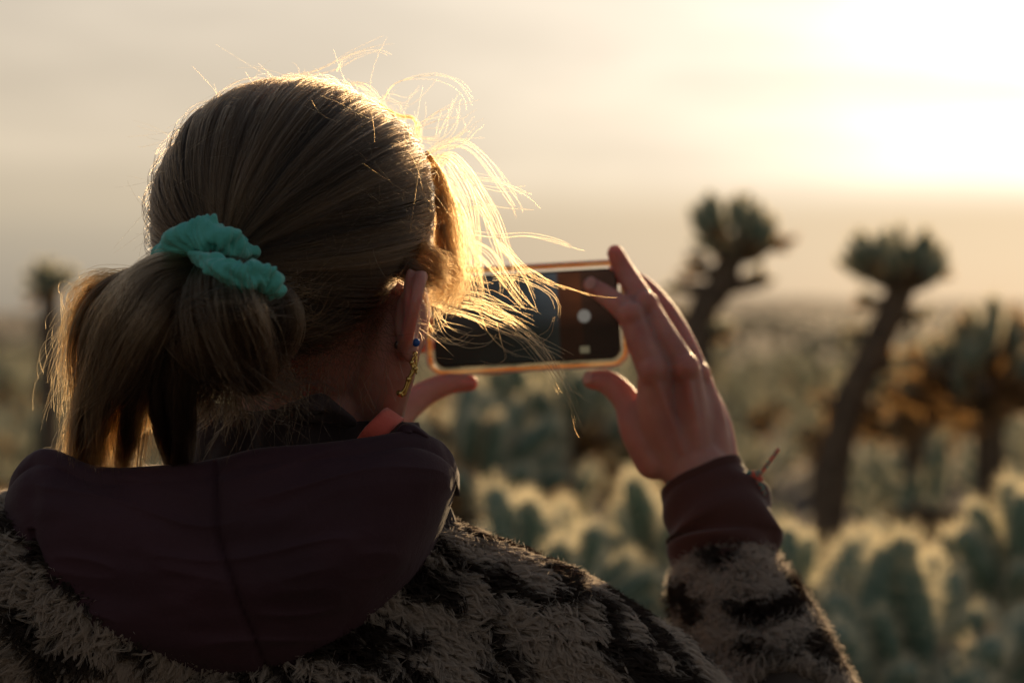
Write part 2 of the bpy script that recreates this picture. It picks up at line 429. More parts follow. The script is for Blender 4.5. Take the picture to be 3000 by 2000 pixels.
def dome(rs, path, R_, n, js=1.0, old_share=.2, flat=.8, arms=(), up=.55, droop=-.5, spread=.9):
    """trunk along path, then a rounded crown of outward pointing joints; arms = (height, azimuth, length)"""
    r = random.Random(rs); c = Vector(path[-1]); T = [(path, list(np.linspace(.050, .038, len(path))))]; J = []
    core = max(.03, R_ - .12 * js)
    for k in range(max(6, n // 9)):
        a = 2.4 * k + r.uniform(-.3, .3); z = r.uniform(-.1, .9); q = math.sqrt(max(0, 1 - z * z))
        e_ = c + Vector((math.cos(a) * q, math.sin(a) * q, z * flat)) * core
        T.append(([tuple(c), tuple(c.lerp(e_, .5) + Vector((0, 0, -.02))), tuple(e_)], [.032, .024, .018]))
    for k in range(n):
        a = 2.39996 * k + r.uniform(-.35, .35); z = 1 - (k + .5) / n * 1.25 + r.uniform(-.08, .08); z = max(-.3, min(1, z)); q = math.sqrt(max(0, 1 - z * z))
        d = Vector((math.cos(a) * q, math.sin(a) * q, z * flat)); rr = r.uniform(.72, 1.05)
        old = r.random() < old_share * (1.5 - z)
        jd = (d * spread + Vector((r.gauss(0, .26), r.gauss(0, .26), (up if not old else droop) + r.gauss(0, .2)))).normalized()
        J.append((c + d * core * rr, jd, js * r.uniform(.75, 1.2), old))
    for (h, a, L_) in arms:
        o = catmull(path, 60); o = Vector(o[int(np.argmin(abs(o[:, 2] - h)))])
        e_ = o + Vector((math.cos(a), math.sin(a), .12)) * L_
        T.append(([tuple(o), tuple(o.lerp(e_, .5)), tuple(e_)], [.026, .022, .016]))
        for k in range(7):
            p_ = o.lerp(e_, r.uniform(.55, 1)); J.append((p_, (Vector((math.cos(a), math.sin(a), r.uniform(-.3, .9))) + Vector((r.gauss(0, .4), r.gauss(0, .4), 0))).normalized(), js * r.uniform(.5, .8), k % 2 == 0))
    return T, J
def trunk_spines(T, n, width, ln, seed):
    r = np.random.default_rng(seed); V = []; Fc = []
    for pts, rad in T:
        c = catmull(pts, 24)
        m = int(n * np.linalg.norm(c[-1] - c[0]) / .4)
        for _ in range(m):
            i = r.integers(0, 24); d = r.normal(0, 1, 3); d[2] -= .4; d /= np.linalg.norm(d)
            base = c[i] + d * rad[0] * .5; s = np.cross(d, r.normal(0, 1, 3)); s /= np.linalg.norm(s); o = len(V)
            V += [tuple(base - s * width), tuple(base + s * width), tuple(base + d * ln * r.uniform(.6, 1.3))]; Fc.append((o, o + 1, o + 2))
    return np.array(V), Fc
def near_cholla(loc, rs, label, group=None, **kw):
    root = empty('cholla_cactus', loc, label=label, category='cactus')
    if group: root['group'] = group
    T, J = dome(rs, **kw)
    tv, tf = merge([tube(p, r_, n=12, seg=10) for p, r_ in T])
    sv, sf = trunk_spines(T, 150, .0008, .035, rs)
    o = mesh_obj('trunk', np.vstack([tv, sv]), tf + [tuple(i + len(tv) for i in f) for f in sf], [BARK, SP_DARK], root)
    o.data.polygons.foreach_set('material_index', [0] * len(tf) + [1] * len(sf))
    rr = random.Random(rs)
    for (o_, d_, s_, old) in J:
        me = rr.choice(JO if old else JF)
        ob = bpy.data.objects.new('old_stem_joint' if old else 'stem_joint', me); ob.location = o_
        ob.rotation_mode = 'QUATERNION'; ob.rotation_quaternion = frame_to(d_); ob.scale = (s_, s_, s_)
        link(ob, root)
    return root
G_NEAR = 'large cholla cacti near the person'
def gp(px, d): return Vector(((px - CX) / F * d, d, 0))
def zt(py, d): return EYE + (HY - py) / F * d
def straight(x, z, lean=0): return [(x - lean, 0, -.05), (x - lean * .5, 0, z * .5), (x, 0, z)]
near_cholla(gp(1560, 3.6), 3, 'rounded pale cholla cactus with glowing rims low behind the fleece shoulder', G_NEAR, path=straight(0, 1.0, .1), R_=.26, n=46, js=1.12, old_share=.10, flat=.75)
near_cholla(gp(1960, 4.0), 15, 'pale cholla cactus showing just left of the raised wrist', G_NEAR, path=straight(0, 1.06), R_=.19, n=24, js=1.15, old_share=.10)
near_cholla(gp(2560, 3.4), 8, 'large glowing cholla cactus right of the fleece sleeve in the lower right', G_NEAR, path=straight(0, .90, .12), R_=.31, n=58, js=1.2, old_share=.25, flat=.85)
near_cholla(gp(2310, 3.5), 18, 'small upright cholla cactus standing directly beside the maroon cuff', G_NEAR, path=straight(0, 1.04), R_=.15, n=15, js=1.15, old_share=.1)
near_cholla(gp(3030, 3.9), 27, 'bluish cholla cactus cut off by the right edge of the photo', G_NEAR, path=straight(0, 1.02), R_=.22, n=34, js=1.15, old_share=.1)
near_cholla(gp(2840, 3.0), 29, 'low cholla cactus with rusty lower joints in the bottom right corner', G_NEAR, path=straight(0, .76), R_=.22, n=34, js=1.15, old_share=.5)
near_cholla(gp(1350, 5.2), 31, 'cholla cactus with amber tips between the maroon hood and the phone', path=straight(0, 1.10), R_=.28, n=44, js=1.1, old_share=.5)
near_cholla(gp(1640, 5.6), 33, 'dark green cholla cactus directly below the phone', path=straight(0, 1.18), R_=.30, n=44, js=1.1, old_share=.15)
D1 = 6.6
near_cholla(gp(2060, D1), 41, 'tall cholla cactus with one round crown and low side arms, near the hand',
            path=[(-.04, 0, -.05), (-.035, 0, .6), (-.018, 0, zt(1010, D1)), (.04, 0, zt(850, D1)), (.085, 0, zt(735, D1))], R_=.17, n=40, js=.66, old_share=.25, flat=.95, up=.8, spread=.65, droop=.1,
            arms=((zt(850, D1), 3.3, .10), (zt(845, D1), -.1, .12), (zt(835, D1), .4, .09), (zt(940, D1), 2.8, .05), (zt(800, D1), 3.0, .07), (zt(980, D1), -.5, .05)))
near_cholla(gp(2440, D1), 52, 'tall leaning cholla cactus with a wide flat crown on a long dark trunk',
            path=[(-.07, 0, -.05), (-.03, 0, .7), (.02, 0, zt(1260, D1)), (.12, 0, zt(1010, D1)), (.185, 0, zt(850, D1)), (.175, 0, zt(810, D1))], arms=((zt(900, D1), 3.1, .06), (zt(930, D1), 0, .07), (zt(1000, D1), 2.7, .05), (zt(1080, D1), .3, .06), (zt(1180, D1), 3.4, .06)), R_=.185, n=46, js=.66, up=.9, spread=.6, droop=.2, old_share=.06, flat=.55)
near_cholla(gp(2900, 6.4), 63, 'bushy cholla cactus full of rusty orange old joints at the right edge', path=straight(0, zt(1175, 6.4)), R_=.27, n=120, js=.72, old_share=.6, up=.7, droop=.15, spread=.7, flat=1.0,
            arms=((.95, 3.1, .25), (.85, -.4, .25), (.75, 3.6, .3)))
near_cholla(gp(2680, 8.0), 64, 'cholla cactus with amber joints behind the long dark trunk', path=straight(0, zt(1240, 8.0)), R_=.32, n=96, js=.8, up=.7, droop=.15, spread=.7, old_share=.6)
near_cholla(gp(145, 9.5), 77, 'tall dark blurred cholla cactus at the far left behind the loose hair',
            path=[(0, 0, -.05), (0, 0, .7), (0, 0, 1.3), (0, 0, zt(850, 9.5))], R_=.12, n=26, js=.7, old_share=.1, flat=1.1)

def far_mesh(name, seed, height, spread, nj, old):
    T, J = grow(seed, height, spread, nj, old_share=old)
    V, Fc = merge([tube(p, r_, n=6, seg=6) for p, r_ in T]); mi = [2] * len(Fc); VV = [V]; off = len(V)
    rr = random.Random(seed)
    for (o_, d_, s_, ol) in J:
        me = rr.choice(TO if ol else TF)
        v = np.empty(len(me.vertices) * 3); me.vertices.foreach_get('co', v); v = v.reshape(-1, 3)
        R = np.array(frame_to(d_).to_matrix()); VV.append(v @ R.T * s_ * 1.1 + np.array(o_))
        for p_ in me.polygons:
            Fc.append(tuple(i + off for i in p_.vertices)); mi.append((3 + p_.material_index) if ol else p_.material_index)
        off += len(v)
    me = bpy.data.meshes.new(name); me.from_pydata(np.vstack(VV).tolist(), [], Fc)
    for m in (GREEN, SP_FRESH, BARK, BROWN, SP_OLD): me.materials.append(m)
    me.polygons.foreach_set('material_index', mi)
    return me
FAR = [far_mesh('cholla_cactus', 100, .95, .55, 60, .2), far_mesh('cholla_cactus', 101, 1.05, .6, 64, .5), far_mesh('cholla_cactus', 102, .8, .5, 52, .3),
       far_mesh('cholla_cactus', 103, 1.15, .5, 56, .75)]
rf = random.Random(5); spots = []
tries = 0
while len(spots) < 290 and tries < 20000:
    tries += 1
    y = 4.6 + (rf.random() ** 1.25) * 34; x = rf.uniform(-.27, .27) * y
    if any((x - a) ** 2 + (y - b) ** 2 < (.74 if y < 14 else .60 + .006 * y) ** 2 for a, b in spots): continue
    if y < 8.5 and any(abs((x / y * F + CX) - q) < 95 and y < D1 + .3 for q in (2080, 2480, 1350, 1640)): continue
    if y < 6 and x / y * F + CX > 2250: continue
    spots.append((x, y))
for (x, y) in spots:
    k = rf.choices(range(4), (4, 3.4, 3, 3))[0]
    o = bpy.data.objects.new('cholla_cactus', FAR[k]); s = rf.uniform(.68, 1.22)
    o.location = (x, y, -.03); o.scale = (s, s, s * rf.uniform(.9, 1.04)); o.rotation_euler.z = rf.uniform(0, 6.28)
    link(o, label='low bushy cholla cactus in the blurred thicket filling the desert field', category='cactus', group='low cholla cacti of the desert thicket')
# beyond: reads as one mass
def far_mass():
    me0 = far_mesh('far_unit', 200, .95, .62, 18, .4)
    v = np.empty(len(me0.vertices) * 3); me0.vertices.foreach_get('co', v); v = v.reshape(-1, 3)
    fc = [tuple(p_.vertices) for p_ in me0.polygons]; mi0 = [p_.material_index for p_ in me0.polygons]
    keep = [i for i in range(len(fc)) if len(fc[i]) > 3 or i % 3 == 0]; fc = [fc[i] for i in keep]; mi0 = [mi0[i] for i in keep]
    VV = []; FF = []; mi = []; off = 0; r = random.Random(9)
    for _ in range(420):
        y = 37 + r.random() ** 1.5 * 260; x = r.uniform(-.3, .3) * y; s = r.uniform(.9, 1.5) * (1 + y / 300)
        a = r.uniform(0, 6.28); R = np.array([[math.cos(a), -math.sin(a), 0], [math.sin(a), math.cos(a), 0], [0, 0, .75]])
        VV.append(v @ R.T * s + np.array([x, y, -.05])); FF += [tuple(i + off for i in f) for f in fc]; mi += mi0; off += len(v)
    me = bpy.data.meshes.new('far_cactus_scrub'); me.from_pydata(np.vstack(VV).tolist(), [], FF)
    for m in me0.materials: me.materials.append(m)
    me.polygons.foreach_set('material_index', mi)
    link(bpy.data.objects.new('far_cactus_scrub', me), label='hazy mass of cactus scrub far out along the horizon', category='scrub', kind='stuff')
far_mass()

# ------------------------------------------------------------------ person
person = empty('person', (-.15, 1.68, 0), label='person seen from behind in leopard fleece and maroon hood raising a phone', category='person')
def adopt(o, parent):
    """parent o keeping the world coordinates its mesh was built in"""
    o.parent = parent
    if parent is person: o.matrix_parent_inverse = Matrix.Translation((.15, -1.68, 0))
    return o

HC = P(878, 655, 1.62)                      # centre of the skull
YAW = math.radians(27)
HR = Matrix.Rotation(-YAW, 4, 'Z')
def H(x, y, z): return HC + HR.to_3x3() @ Vector((x, y, z))      # head frame: x right, y forward, z up
rotH = HR

# --- right hand (photo pixels, metres)
def chain(pts, radii, n=26, flat=None): return tube([P(*p) for p in pts], radii, n=n, seg=16, flat=flat)
hand_r = [
    chain([(1731, 836, 1.882), (1785, 872, 1.872), (1845, 925, 1.858), (1878, 1010, 1.85), (1915, 1090, 1.852)], [.0068, .0084, .0100, .0108, .0125]),
    chain([(1802, 741, 1.884), (1833, 800, 1.884), (1893, 893, 1.868), (1950, 990, 1.86), (2010, 1085, 1.86)], [.0068, .0082, .0092, .0102, .0115]),
    chain([(1800, 800, 1.925), (1880, 835, 1.925), (1946, 905, 1.91), (1996, 990, 1.895), (2040, 1100, 1.885)], [.007, .008, .0085, .0095, .011]),
    chain([(1820, 930, 1.935), (1900, 950, 1.935), (1985, 985, 1.925), (2020, 1040, 1.915), (2058, 1130, 1.905)], [.006, .007, .0075, .0085, .010]),
    chain([(1732, 1112, 1.898), (1785, 1122, 1.89), (1838, 1178, 1.88), (1868, 1260, 1.873), (1915, 1350, 1.872)], [.0072, .0098, .0112, .014, .015]),
    chain([(1915, 1090, 1.854), (1925, 1210, 1.862), (1985, 1370, 1.872)], [.0125, .015, .016]),
    chain([(2008, 1082, 1.862), (2018, 1210, 1.866), (2045, 1390, 1.872)], [.012, .0155, .017]),
    chain([(2042, 1105, 1.885), (2075, 1230, 1.88), (2095, 1390, 1.876)], [.011, .014, .016]),
    chain([(2058, 1135, 1.903), (2100, 1240, 1.892), (2118, 1380, 1.88)], [.009, .0115, .014]),
    chain([(2045, 1380, 1.874), (2080, 1470, 1.87), (2125, 1650, 1.852), (2250, 2050, 1.79), (2330, 2300, 1.75)], [.027, .025, .028, .034, .038]),
]
def knob(px, py, d, r): return ellipsoid(P(px, py, d), (r, r, r), nu=18, nv=12)
hand_r += [knob(1908, 1082, 1.846, .0112), knob(2008, 1075, 1.853, .0112), knob(2046, 1096, 1.879, .0100), knob(1848, 922, 1.853, .0100), knob(1895, 888, 1.863, .0092),
    chain([(1912, 1095, 1.839), (1960, 1220, 1.851), (2015, 1350, 1.856)], [.0030, .0034, .003]),
    chain([(2012, 1090, 1.848), (2032, 1220, 1.852), (2050, 1350, 1.857)], [.0032, .0036, .003]),
    chain([(2050, 1110, 1.874), (2075, 1220, 1.866), (2075, 1350, 1.862)], [.0030, .0034, .003])]
hand_l = [
    chain([(1378, 1122, 1.905), (1315, 1124, 1.90), (1250, 1150, 1.893), (1190, 1190, 1.88), (1130, 1240, 1.86)], [.0065, .0088, .0102, .0125, .016]),
    chain([(1290, 870, 1.925), (1230, 900, 1.925), (1170, 960, 1.915), (1130, 1050, 1.90), (1110, 1130, 1.89)], [.0065, .008, .009, .010, .012]),
    chain([(1280, 810, 1.93), (1210, 850, 1.93), (1140, 930, 1.92), (1090, 1030, 1.90), (1075, 1120, 1.89)], [.0065, .008, .009, .010, .012]),
    chain([(1270, 950, 1.94), (1200, 960, 1.94), (1120, 990, 1.93), (1060, 1060, 1.91), (1045, 1140, 1.895)], [.0065, .008, .009, .010, .012]),
    chain([(1260, 1010, 1.945), (1190, 1020, 1.945), (1110, 1050, 1.935), (1050, 1110, 1.92), (1030, 1170, 1.90)], [.0055, .007, .008, .009, .010]),
    chain([(1110, 1130, 1.89), (1090, 1260, 1.87), (1040, 1400, 1.85)], [.013, .018, .022]),
    chain([(1050, 1150, 1.895), (1040, 1260, 1.875), (1010, 1400, 1.85)], [.012, .017, .022]),
    chain([(1025, 1400, 1.85), (930, 1600, 1.86), (700, 1950, 1.84), (560, 2150, 1.80)], [.024, .028, .034, .038]),
]
# --- head, neck, trunk
def He(c, r, extra=None): return ellipsoid(H(*c), r, rotH if extra is None else rotH @ extra)
def Hc(pts, radii, n=14, flat=None): return tube([H(*p) for p in pts], radii, n=n, seg=12, flat=flat)
head = [
    He((0, -.004, .005), (.078, .097, .090)), He((0, .022, -.050), (.064, .074, .078)),
    He((0, .045, -.075), (.050, .052, .052)), He((0, .080, -.108), (.020, .018, .016)),
    He((.050, .035, -.060), (.024, .034, .042)), He((-.050, .035, -.060), (.024, .034, .042)),
    Hc([(.056, .012, -.060), (.052, .030, -.098), (.020, .080, -.112)], [.014, .013, .011]),
    Hc([(-.056, .012, -.060), (-.052, .030, -.098), (-.020, .080, -.112)], [.014, .013, .011]),
    He((.044, .070, -.035), (.020, .018, .016)), He((-.044, .070, -.035), (.020, .018, .016)),
    Hc([(0, .092, -.005), (0, .103, -.028), (0, .113, -.046)], [.007, .009, .011]),
    He((.011, .104, -.049), (.008, .009, .007)), He((-.011, .104, -.049), (.008, .009, .007)),
    Hc([(-.022, .088, -.078), (0, .097, -.075), (.022, .088, -.078)], [.004, .0065, .004]),
    Hc([(-.020, .086, -.085), (0, .094, -.086), (.020, .086, -.085)], [.004, .0070, .004]),
    Hc([(-.045, .082, .006), (-.02, .095, .010), (0, .095, .006), (.02, .095, .010), (.045, .082, .006)], [.006, .007, .006, .007, .006]),
    # neck
    tube([P(905, 960, 1.64), P(920, 1120, 1.655), P(910, 1350, 1.655), P(880, 1600, 1.66)], [.056, .053, .060, .085], n=20, seg=24),
    tube([P(1168, 920, 1.600), P(1134, 1060, 1.605), P(1092, 1200, 1.635), P(1040, 1330, 1.65)], [.0195, .0205, .022, .026], n=16, seg=16),
    tube([H(.060, .0, -.035), P(1075, 1080, 1.63), P(1010, 1290, 1.66)], [.016, .024, .030], n=12, seg=12),
]
def ear(sx):
    def Hc(pts, radii, n=14): return tube([H(sx * (abs(x) * 1.0 + .004 + (z + .01) * .10), y, z * .74 - .056) for x, y, z in pts], radii, n=n, seg=12)
    def He(c, r, extra=None): return ellipsoid(H(sx * (abs(c[0]) + .004), c[1], c[2] * .74 - .056), r, rotH if extra is None else rotH @ extra)
    return [
        Hc([(sx * .078, .004, .012), (sx * .088, -.004, .026), (sx * .096, -.020, .022), (sx * .098, -.026, .002), (sx * .093, -.020, -.018), (sx * .085, -.010, -.032), (sx * .078, .000, -.038)],
           [.004, .0045, .0045, .0042, .004, .0052, .0060], n=26),
        He((sx * .085, -.008, .0), (.0045, .018, .026), Matrix.Rotation(sx * math.radians(28), 4, 'Z')),
        He((sx * .080, -.002, -.012), (.007, .012, .02)),
        He((sx * .083, -.004, -.036), (.0045, .009, .010)),
    ]
trunk_in = [
    ellipsoid(P(880, 2250, 1.67), (.17, .085, .16)),
    tube([P(300, 1760, 1.64), P(880, 1650, 1.67), P(1560, 1980, 1.67)], [.045, .055, .045], n=16),
    tube([P(1560, 1990, 1.67), P(1850, 2150, 1.68), P(2330, 2300, 1.75)], [.042, .042, .040], n=16),
    tube([P(300, 1770, 1.64), P(180, 2150, 1.70), P(560, 2150, 1.80)], [.042, .042, .038], n=16),
    tube([(-.15, 1.67, 1.13), (-.15, 1.68, 1.05), (-.15, 1.68, .95)], [.12, .11, .12], n=10, seg=24),
]
body = union('body', head + ear(1) + ear(-1) + hand_r + hand_l + trunk_in, .0020, 4, [SKIN])
adopt(body, person)
for sx in (-1, 1):
    e = mesh_obj('eyeball', *ellipsoid(H(sx * .031, .079, -.010), (.012, .012, .012)), EYEM); adopt(e, body)
for (a, nrm_) in (((1729, 830, 1.8752), (-.35, -1, .55)), ((1722, 1106, 1.892), (-.5, -.9, .5))):
    q = Vector(nrm_).to_track_quat('Z', 'Y').to_matrix().to_4x4()
    nl = mesh_obj('fingernail', *ellipsoid(P(*a), (.0045, .006, .0014), q, 14, 8), NAIL); adopt(nl, body)

# --- hair envelope
def env_r(d):
    """radius of the hair surface in the direction d (head frame)"""
    a, b, c = .0905, .112, .0975
    z = d[..., 2]
    c = np.where(z < 0, .118, .0975)
    r = 1 / np.sqrt((d[..., 0] / a) ** 2 + (d[..., 1] / b) ** 2 + (z / c) ** 2)
    az = np.degrees(np.arctan2(d[..., 0], d[..., 1]))
    return r
HRn = np.array(HR.to_3x3()); HCn = np.array(HC)
def head_to_world(p): return p @ HRn.T + HCn
TGT_W = np.array(P(655, 765, 1.515)); TGT = (TGT_W - HCn) @ HRn; TGT_D = TGT / np.linalg.norm(TGT)
azs = [-180, -150, -125, -105, -90, -75, -60, -40, 0, 40, 60, 75, 90, 105, 125, 150, 180]
els = [-58, -58, -55, -42, -24, -17, -4, 18, 34, 18, -4, -17, -24, -42, -55, -58, -58]
def hairline(az): return np.interp(az, azs, els)
def is_hair(d, margin=0):
    az = np.degrees(np.arctan2(d[:, 0], d[:, 1])); e = np.degrees(np.arcsin(np.clip(d[:, 2], -1, 1)))
    return e > hairline(az) + margin
def hair_cap():
    nu, nv = 96, 60; V = []; Fc = []
    for j in range(nu):
        az = -180 + 360 * j / nu; lo = float(hairline(az)) + 1
        for i in range(nv + 1):
            e = math.radians(lo + (90 - lo) * i / nv); a = math.radians(az)
            d = np.array([math.sin(a) * math.cos(e), math.cos(a) * math.cos(e), math.sin(e)])
            r = float(env_r(d)) - .0055 - .007 * max(0, 1 - i / 4) ** 1.5
            V.append(head_to_world(d * r))
    for j in range(nu):
        j2 = (j + 1) % nu
        for i in range(nv): Fc.append((j * (nv + 1) + i, j2 * (nv + 1) + i, j2 * (nv + 1) + i + 1, j * (nv + 1) + i + 1))
    return V, Fc
hair = mesh_obj('hair', *hair_cap(), SCALP); adopt(hair, person)
hair['label'] = 'light brown hair combed back into a low messy ponytail'

def slerp(a, b, t):
    om = np.arccos(np.clip((a * b).sum(-1), -1, 1))[..., None]; so_ = np.sin(om) + 1e-9
    return (np.sin((1 - t) * om) * a + np.sin(t * om) * b) / so_
def combed(K, n, lift0, lift1, seed, front=.45):
    r = np.random.default_rng(seed)
    d = r.normal(0, 1, (K * 5, 3)); d /= np.linalg.norm(d, axis=1)[:, None]
    ok = is_hair(d, 0); d = d[ok]
    # keep all roots near the hairline, thin out the rest
    az = np.degrees(np.arctan2(d[:, 0], d[:, 1])); e = np.degrees(np.arcsin(d[:, 2])); near = (e - hairline(az)) < 12
    far_t = (d @ TGT_D) < .93
    d = d[(near | (r.random(len(d)) < front)) & far_t][:K]; K = len(d)
    t = np.linspace(0, 1, n)[None, :, None]
    tt = np.broadcast_to(t, (K, n, 1))
    dd = slerp(d[:, None, :], np.broadcast_to(TGT_D, (K, n, 3)), tt)
    # angle of approach around the tie, for clumps
    ux = np.cross(TGT_D, [0, 0, 1.]); ux /= np.linalg.norm(ux); uy = np.cross(TGT_D, ux)
    psi = np.arctan2(d @ uy, d @ ux)
    # drift sideways so strands arc
    side = np.cross(dd, TGT_D); side /= np.linalg.norm(side, axis=-1)[..., None] + 1e-9
    bow = (np.sin(math.pi * tt[..., 0]) * (.045 * np.sin(psi * 3 + 1)[:, None] + r.normal(0, .010, K)[:, None] + .03 * np.sin(psi * 11)[:, None] * tt[..., 0]))[..., None]
    dd = dd + side * bow; dd /= np.linalg.norm(dd, axis=-1)[..., None]
    q = np.stack([np.cos(psi) * 9, np.sin(psi) * 9, psi * 0 + 1.3], -1)
    cl = vnoise(q, 1.0, 3)[:, None] * .5 + vnoise(q, 3.1, 5)[:, None] * .5
    q2 = np.concatenate([np.repeat(q[:, None, :2], n, 1), tt * 2.5], -1)
    groove = vnoise(q2, 1.0, 9) * .0022 + vnoise(q2 * np.array([2.7, 2.7, 1.0]), 1.0, 12) * .0016
    lift = r.uniform(lift0, lift1, K)[:, None] * np.minimum(1, tt[..., 0] * 6 + .0) - .006 * (1 - np.minimum(1, tt[..., 0] * 7))
    R = env_r(dd) + groove * np.minimum(1, tt[..., 0] * 5) + lift - .001
    p = head_to_world(dd * R[..., None])
    w = np.clip((tt - .86) / .14, 0, 1); w = w * w * (3 - 2 * w)
    off = np.stack([np.cos(psi) * ux[0] + np.sin(psi) * uy[0], np.cos(psi) * ux[1] + np.sin(psi) * uy[1], np.cos(psi) * ux[2] + np.sin(psi) * uy[2]], -1) @ HRn.T
    end = TGT_W + off * r.uniform(.004, .019, K)[:, None]
    p = p * (1 - w) + end[:, None, :] * w
    p += vnoise3(p + r.uniform(0, 40, (K, 1, 3)), 30, 1) * .0006
    tone = np.clip(.24 + cl[:, 0] * .75 + r.normal(0, .07, K), 0, 1)
    return p, tone
p, tone = combed(9500, 22, -.0035, .0012, 21)
adopt(strands('combed_strands', p, .00022, .00020, HAIR, None, tone), hair)
p, tone = combed(420, 22, .0012, .0055, 22)
adopt(strands('combed_strands', p + vnoise3(p, 14, 4) * .003, .00013, .00010, HAIR, None, tone + .25), hair)

def bundle(pts, n, rad, K, seed, wob=.004, wscale=9, s1=(.75, 1.03), flatn=None, splay=0.0):
    """K strands following a guide of world points with a bundle radius profile"""
    r = np.random.default_rng(seed)
    fine = catmull(pts, 64); tan = np.gradient(fine, axis=0); tan /= np.linalg.norm(tan, axis=1)[:, None]
    u = np.cross(tan, [0, 1, 0.]); u /= np.linalg.norm(u, axis=1)[:, None] + 1e-9; w = np.cross(tan, u)
    rp = catmull([[x] for x in rad], 64)[:, 0]
    a = r.uniform(0, 2 * math.pi, K); q = np.sqrt(r.random(K))
    e = r.uniform(s1[0], s1[1], K)
    t = np.linspace(0, 1, n)[None] * e[:, None] * 63
    i = np.clip(t.astype(int), 0, 62); f = (t - i)[..., None]
    def smp(A): return A[i] * (1 - f) + A[i + 1] * f
    C_ = smp(fine); U = smp(u); Wd = smp(w); R_ = smp(rp[:, None])[..., 0]
    sp = 1 + splay * r.normal(0, 1, K)[:, None] * (t / 63) ** 2
    tw = a[:, None] + r.normal(0, .5, K)[:, None] * t / 63
    p = C_ + (np.cos(tw) * q[:, None] * R_ * sp)[..., None] * U + (np.sin(tw) * q[:, None] * R_ * sp * (.7))[..., None] * Wd
    cl = np.stack([np.cos(a) * q * 3, np.sin(a) * q * 3, t[:, 0] + seed], -1)
    nn = vnoise3(np.concatenate([np.repeat(cl[:, None, :2] * 1.0, n, 1), (t / 63)[..., None] * 2.2 + seed], -1), 1.0, 3)
    ramp_ = (t / 63)[..., None]
    nn = nn - nn.mean(0, keepdims=True)
    p = p + nn * wob * ramp_ * 2 + vnoise3(p + r.uniform(0, 30, (K, 1, 3)), 22, 5) * wob * .35 * ramp_
    tone = np.clip(.22 + vnoise(cl, 1.3, 8) * .5 + r.normal(0, .1, K), 0, 1)
    return p, tone
def PP(l): return [P(*x) for x in l]
locks = [   # (guide, radii, strands, wobble, splay)
    ([(600, 790, 1.492), (510, 810, 1.478), (410, 880, 1.478), (340, 990, 1.492), (292, 1120, 1.518), (268, 1250, 1.550), (262, 1370, 1.578), (268, 1450, 1.60)], [.010, .017, .020, .017, .012, .009, .008, .008], 2200, .004, .12),
    ([(560, 790, 1.495), (440, 826, 1.495), (330, 890, 1.505), (275, 1000, 1.520), (262, 1130, 1.540), (252, 1280, 1.565), (245, 1420, 1.59)], [.008, .013, .014, .011, .008, .006, .006], 700, .005, .3),
    ([(650, 795, 1.475), (655, 850, 1.455), (665, 930, 1.450), (690, 1010, 1.458), (720, 1070, 1.480), (700, 1100, 1.500)], [.016, .024, .026, .023, .017, .009], 2500, .003, .05),
    ([(570, 800, 1.478), (545, 860, 1.466), (555, 940, 1.458), (595, 1020, 1.460), (640, 1070, 1.478)], [.012, .016, .017, .015, .010], 1300, .003, .05),
    ([(750, 850, 1.500), (790, 890, 1.490), (795, 960, 1.488), (760, 1030, 1.495), (720, 1080, 1.505)], [.010, .016, .018, .014, .009], 1000, .005, .2),
    ([(560, 900, 1.462), (480, 980, 1.468), (425, 1080, 1.490), (395, 1190, 1.522), (370, 1330, 1.560), (360, 1430, 1.59)], [.012, .014, .010, .007, .006, .006], 520, .004, .2),
    ([(560, 960, 1.470), (510, 1040, 1.474), (480, 1140, 1.496), (490, 1260, 1.530), (530, 1380, 1.565), (540, 1440, 1.58)], [.010, .012, .010, .008, .008, .008], 700, .005, .25),
    ([(580, 980, 1.462), (548, 1060, 1.466), (530, 1160, 1.482), (535, 1270, 1.512), (530, 1380, 1.550)], [.007, .009, .009, .008, .007], 520, .003, .15),
    ([(640, 1040, 1.480), (600, 1110, 1.486), (560, 1170, 1.500), (510, 1220, 1.520)], [.012, .014, .014, .010], 300, .005, .3),
    ([(660, 1050, 1.478), (740, 1100, 1.495), (830, 1140, 1.515), (930, 1180, 1.53)], [.012, .014, .014, .010], 110, .008, .6),
    ([(640, 1050, 1.476), (650, 1110, 1.486), (660, 1170, 1.505), (680, 1250, 1.53)], [.014, .018, .020, .018], 260, .006, .5),
]
locks += [([(520, 850, 1.462), (590, 900, 1.430), (680, 905, 1.425), (780, 890, 1.455), (840, 870, 1.49)], [.004, .006, .006, .006, .008], 90, .006, .5),
          ([(700, 820, 1.450), (600, 900, 1.432), (500, 980, 1.455), (420, 1080, 1.49), (400, 1180, 1.52)], [.006, .007, .007, .008, .010], 130, .006, .5),
          ([(480, 800, 1.480), (370, 850, 1.478), (300, 960, 1.490), (300, 1100, 1.515), (330, 1250, 1.55)], [.006, .010, .010, .010, .012], 160, .008, .5),
          ([(640, 800, 1.450), (720, 900, 1.428), (740, 1010, 1.445), (650, 1100, 1.47), (560, 1130, 1.48)], [.006, .008, .008, .008, .010], 130, .006, .5)]
tp = []; tt_ = []
for k, (g, rd, K, wb, spl) in enumerate(locks):
    p, tone = bundle(PP(g), 20, rd, K, 50 + k, wob=wb * 1.3, splay=spl, s1=(.72, 1.04) if k not in (2, 3, 4) else (.9, 1.03)); tp.append(p); tt_.append(tone * (.8 if k in (0, 2, 3) else .55))
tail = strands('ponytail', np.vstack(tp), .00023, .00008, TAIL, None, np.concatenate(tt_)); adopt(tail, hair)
stray = bundle(PP([(600, 790, 1.485), (480, 830, 1.462), (400, 930, 1.452), (340, 1080, 1.490), (290, 1240, 1.535), (270, 1390, 1.575)]), 20, [.010, .020, .022, .020, .018, .018], 520, 77, wob=.016, splay=.5, s1=(.5, 1.1))
